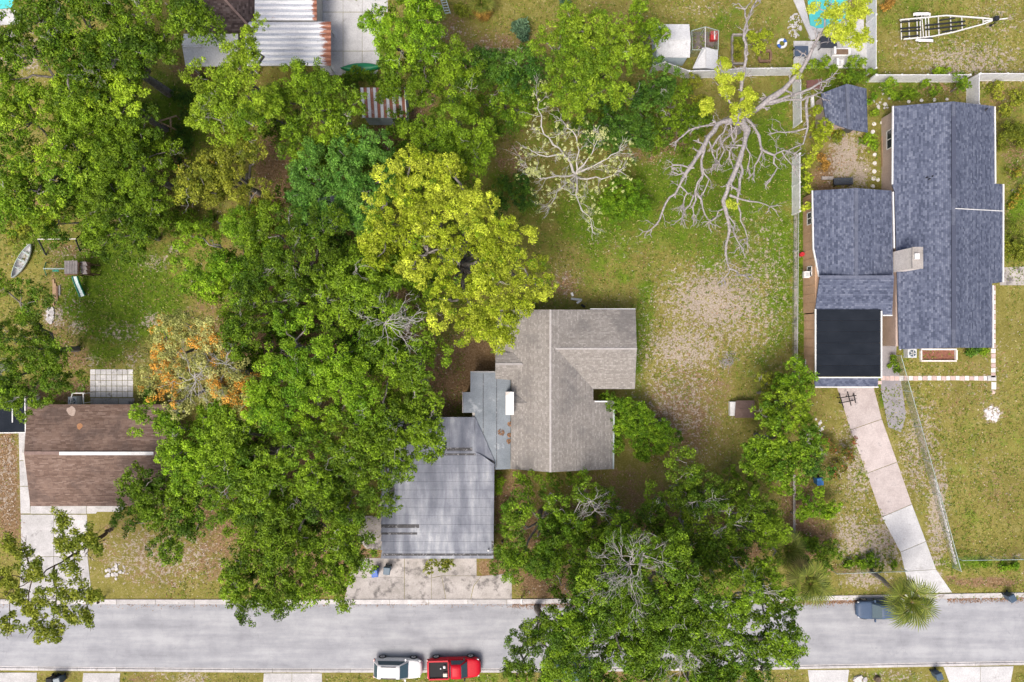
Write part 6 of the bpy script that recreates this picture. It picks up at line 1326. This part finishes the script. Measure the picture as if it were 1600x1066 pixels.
# ---- fan palms
palm('tall fan palm leaning over the street and the parked hatchback', (1361,893), (1424,940,6.6), n=22, R=1.25, dead=.15)
palm('fan palm with browning skirt at the hedge end by the street', (1240,866), (1266,912,5.6), n=23, R=1.15, dead=.3)
palm('low dark fan palm in the hedge behind the street palms', (1226,846), (1232,860,2.6), n=26, R=.9, dead=.1)
palm('squat palm with orange old fronds by the pale ladder', (748,12), (752,5,1.6), n=26, R=.75, dead=.42, deadkind='orange')

# ---- sparse tree with pale new leaves, and the great dead tree
def limb_tree(name, label, base, limbs, side, sidelen, bark, depth=2, clumps=(), pal='lime', clump_leaf=.2, rad_end=.03, tufts=None):
    global rng
    rng = np.random.default_rng(zlib.crc32(label.encode()) % 100000)
    root = thing(name, label, 'tree', P(*base)); tb = Tubes(6)
    tips = []
    for (r0, pts) in limbs:
        W = np.array([P(*p) for p in pts]); 
        # resample with small kinks
        seg = []
        for a_, b2 in zip(W[:-1], W[1:]):
            k = max(2, int(np.linalg.norm(b2-a_)/.55)); t_ = np.linspace(0,1,k+1)[:-1][:,None]; q = a_+(b2-a_)*t_; q[1:] += rng.normal(size=(len(q)-1,3))*np.array([.10,.10,.06]); seg.append(q)
        S_ = np.concatenate(seg+[W[-1:]]); rr = np.linspace(r0*.95, rad_end, len(S_))*rng.uniform(.72,1.25,len(S_)); tb.add(S_, rr)
        for i in range(2, len(S_)):
            if rng.uniform() < side:
                d = unit(S_[i]-S_[i-1]); dd = unit(d*.6+rng.normal(size=3)*np.array([.9,.9,.35])); twig(tb, S_[i], dd, sidelen*rng.uniform(.4,1.1), max(rr[i]*.45,.022), depth, .65); tips.append(S_[i]+dd*sidelen*.8)
        for i in range(1, len(S_)-1):
            if name == 'dead_tree' and rng.uniform() < .5: twig(tb, S_[i], unit(rng.normal(size=3)*np.array([1,1,.5])), rng.uniform(.12,.4), rr[i]*.55, 0)
        for _ in range(3): twig(tb, S_[-1], unit(unit(S_[-1]-S_[-2])+rng.normal(size=3)*.5), sidelen*.8, rad_end*1.1, 1, .6)
    tb.build('trunk', bark, root)
    cc = []; cr = []
    for (px_, py_, h_, r_, n_) in clumps:
        c = np.array(P(px_,py_,h_)); R_ = r_*K
        for i in range(n_):
            d = unit(rng.normal(size=3)); d[2] = abs(d[2])*.6-.1; cc.append(c+d*R_*rng.uniform(.3,1)); cr.append(rng.uniform(.25,.42))
    if tufts:
        for t_ in tips:
            for i in range(tufts): cc.append(t_+rng.normal(size=3)*.6); cr.append(rng.uniform(.08,.17))
    if cc:
        C, nr, ci, Q = clusters_to_leaves(np.array(cc), np.array(cr), 70 if not tufts else 40, clump_leaf, .5); t = np.stack([np.clip(rng.uniform(.1,.9,len(cc))[ci]+rng.normal(0,.15,len(C)),0,1), np.clip(rng.normal(1,.15,len(C)),.6,1.4), np.zeros(len(C))],1); np_quads('crown', Q, LEAF[pal], t, root)
    return root
limb_tree('sparse_tree', 'half bare tree with white limbs and scattered pale new leaves', (895,300),
  [(.17,[(895,300,0),(898,280,3.5),(900,272,4.6)]),(.12,[(900,272,4.6),(880,240,6),(850,210,6.6),(840,170,6.8),(838,150,6.8)]),(.10,[(900,272,4.6),(905,235,6),(895,205,6.8),(880,190,7)]),(.11,[(900,272,4.6),(935,255,5.8),(955,242,6.2),(968,236,6.2)]),
   (.10,[(900,272,4.6),(870,275,5.6),(845,280,6),(825,262,6.2)]),(.10,[(900,272,4.6),(900,305,5.4),(910,330,5.8),(925,352,5.8)]),(.09,[(898,275,4.5),(925,240,6.2),(935,215,6.8)]),(.08,[(898,275,4.5),(870,300,5.4),(860,320,5.6)]),(.08,[(898,275,4.5),(940,280,5.5),(965,268,5.8)]),(.08,[(880,240,6),(855,245,6.6),(830,235,6.8)])],
  .95, 1.1, BARK_TWIG, 3, pal='sparse', clump_leaf=.16, rad_end=.03, clumps=[(940,210,6.8,8,3),(835,265,6.3,8,3)], tufts=6)
T_ = (1158,178,6.6)
limb_tree('dead_tree', 'great dead tree with long twisted grey limbs reaching over fence and lawn', (1152,205),
  [(.42,[(1152,205,0),(1155,196,2.5),(1157,186,4.6),T_]),
   (.26,[T_,(1120,195,7),(1102,225,7.2),(1078,262,7),(1062,290,6.6),(1040,318,6.2),(1030,345,5.8),(1018,358,5.6)]),(.15,[(1102,222,7.2),(1096,250,7),(1098,275,6.6),(1086,300,6.2),(1084,335,5.8)]),(.11,[(1086,300,6.2),(1098,325,5.8),(1108,345,5.5)]),(.09,[(1084,305,6.2),(1070,328,5.8),(1066,340,5.6)]),(.09,[(1078,262,7),(1052,258,7),(1050,262,6.9)]),
   (.30,[T_,(1168,205,7.2),(1160,235,7.4),(1150,265,7.2),(1138,290,6.8),(1133,325,6.4),(1140,360,6),(1134,395,5.6),(1140,420,5.3),(1130,436,5.2)]),(.14,[(1160,240,7.4),(1156,280,7),(1152,310,6.6),(1157,345,6.2),(1168,372,6)]),(.13,[(1140,305,6.6),(1160,312,6.6),(1185,316,6.5),(1203,323,6.4)]),(.09,[(1136,322,6.4),(1122,330,6.2),(1118,340,6)]),(.10,[(1140,420,5.3),(1152,425,5.2),(1160,430,5.1)]),
   (.18,[T_,(1182,205,7),(1188,225,7),(1185,250,6.8),(1178,270,6.5)]),(.10,[(1188,232,7),(1210,243,7),(1225,235,7),(1240,240,6.8)]),(.08,[(1210,243,7),(1215,262,6.8),(1205,278,6.6)]),(.07,[(1222,238,7),(1238,258,6.6)]),
   (.30,[T_,(1190,165,7),(1225,140,7.4),(1255,105,8),(1275,65,8.6),(1300,35,9),(1325,8,9.3)]),(.22,[(1200,160,7.1),(1240,148,7.2),(1268,138,7.3),(1290,126,7.3)]),(.14,[(1185,170,7),(1225,157,7),(1262,152,7),(1285,142,7)]),(.10,[(1275,65,8.6),(1288,45,9),(1290,20,9.2)]),(.08,[(1300,35,9),(1320,45,9),(1340,52,9)]),
   (.18,[T_,(1158,140,7.2),(1163,105,7.6),(1162,60,8),(1172,25,8.2),(1180,5,8.3)]),(.10,[(1162,60,8),(1166,30,8.2),(1164,15,8.2)]),(.12,[T_,(1140,160,7.2),(1128,135,7.4),(1125,110,7.5)]),
   (.09,[(1120,195,7),(1095,198,7),(1075,205,6.8),(1060,218,6.6)]),(.11,[T_,(1142,210,6.8),(1128,225,6.5),(1120,250,6.2)]),(.10,[T_,(1150,215,6.8),(1142,235,6.4)]),
   (.12,[T_,(1135,195,6.9),(1125,212,6.8),(1132,235,6.5),(1122,255,6.2)]),(.10,[(1125,212,6.8),(1112,232,6.5),(1118,250,6.3)]),(.09,[(1140,190,6.8),(1148,225,6.8),(1140,248,6.5),(1146,262,6.3)]),(.09,[(1160,215,7.2),(1172,240,7),(1168,262,6.8)]),(.08,[(1098,262,6.8),(1108,280,6.5),(1100,300,6.2)]),(.09,[(1133,330,6.4),(1148,350,6),(1150,372,5.8),(1158,385,5.7)]),(.07,[(1062,290,6.6),(1074,302,6.4),(1068,318,6.2)]),
   (.14,[(1262,152,7),(1262,200,6.6),(1245,205,6.4),(1215,206,6.3)]),(.10,[(1262,200,6.6),(1255,225,6.3),(1232,235,6.2)])],
  .62, .95, BARK_PALE, 2, pal='yellow', clump_leaf=.19, rad_end=.055,
  clumps=[(1130,100,7.5,11,9),(1131,120,7.4,11,9),(1133,142,7.3,11,8),(1160,170,7.2,16,12),(1172,150,7.3,12,8),(1152,185,7,10,6),(1300,22,9.2,22,16),(1325,30,9.3,22,16),(1345,10,9.3,18,12),(1322,58,9,20,14),(1345,62,9,16,12),(1300,50,9,16,10),(1270,15,9,10,4),(1100,172,7,12,6),(1105,160,7,8,4),(1142,322,6.4,8,3),(1155,120,7.5,8,3),(1245,112,7.8,8,3)])
CL = []
for (x_, y_, r_) in [(40,870,26),(95,815,18),(98,850,18),(125,845,18),(150,855,13),(140,835,12),(30,925,28),(80,935,26),(60,975,22),(82,985,20),(130,930,20),(135,965,12),(20,975,18),(105,890,22),(60,900,18),(12,900,18),(150,930,12),(110,960,14),(15,850,14),(50,945,20)]:
    CL.append((x_, y_, 10.6, r_, int(r_*.72)))
limb_tree('pine_tree', 'sparse leaning pine with dark limbs above the left driveway', (172,828),
  [(.24,[(172,828,0),(160,838,3),(140,850,6),(115,866,8.4),(85,884,10),(50,905,10.8),(20,920,11)]),(.09,[(85,884,10),(85,910,10.2),(88,935,10.4),(80,980,10.3)]),(.08,[(115,866,8.4),(100,845,9.6),(96,818,10.4)]),(.08,[(60,900,10.6),(45,880,10.6),(38,860,10.6)]),(.07,[(50,905,10.8),(45,940,10.6),(55,975,10.4)]),(.07,[(100,876,9.2),(125,905,10),(132,935,10.2),(140,962,10.2)]),(.06,[(140,850,6),(145,838,8.6),(150,850,10)]),(.06,[(30,916,11),(15,945,10.8),(15,975,10.6)]),(.06,[(88,935,10.4),(110,955,10.4)]),(.05,[(40,908,10.8),(15,898,10.8)])],
  .35, .9, BARK_BROWN, 2, clumps=CL, pal='pine', clump_leaf=.22, rad_end=.03)
print("LEAVES", TOTAL[0])
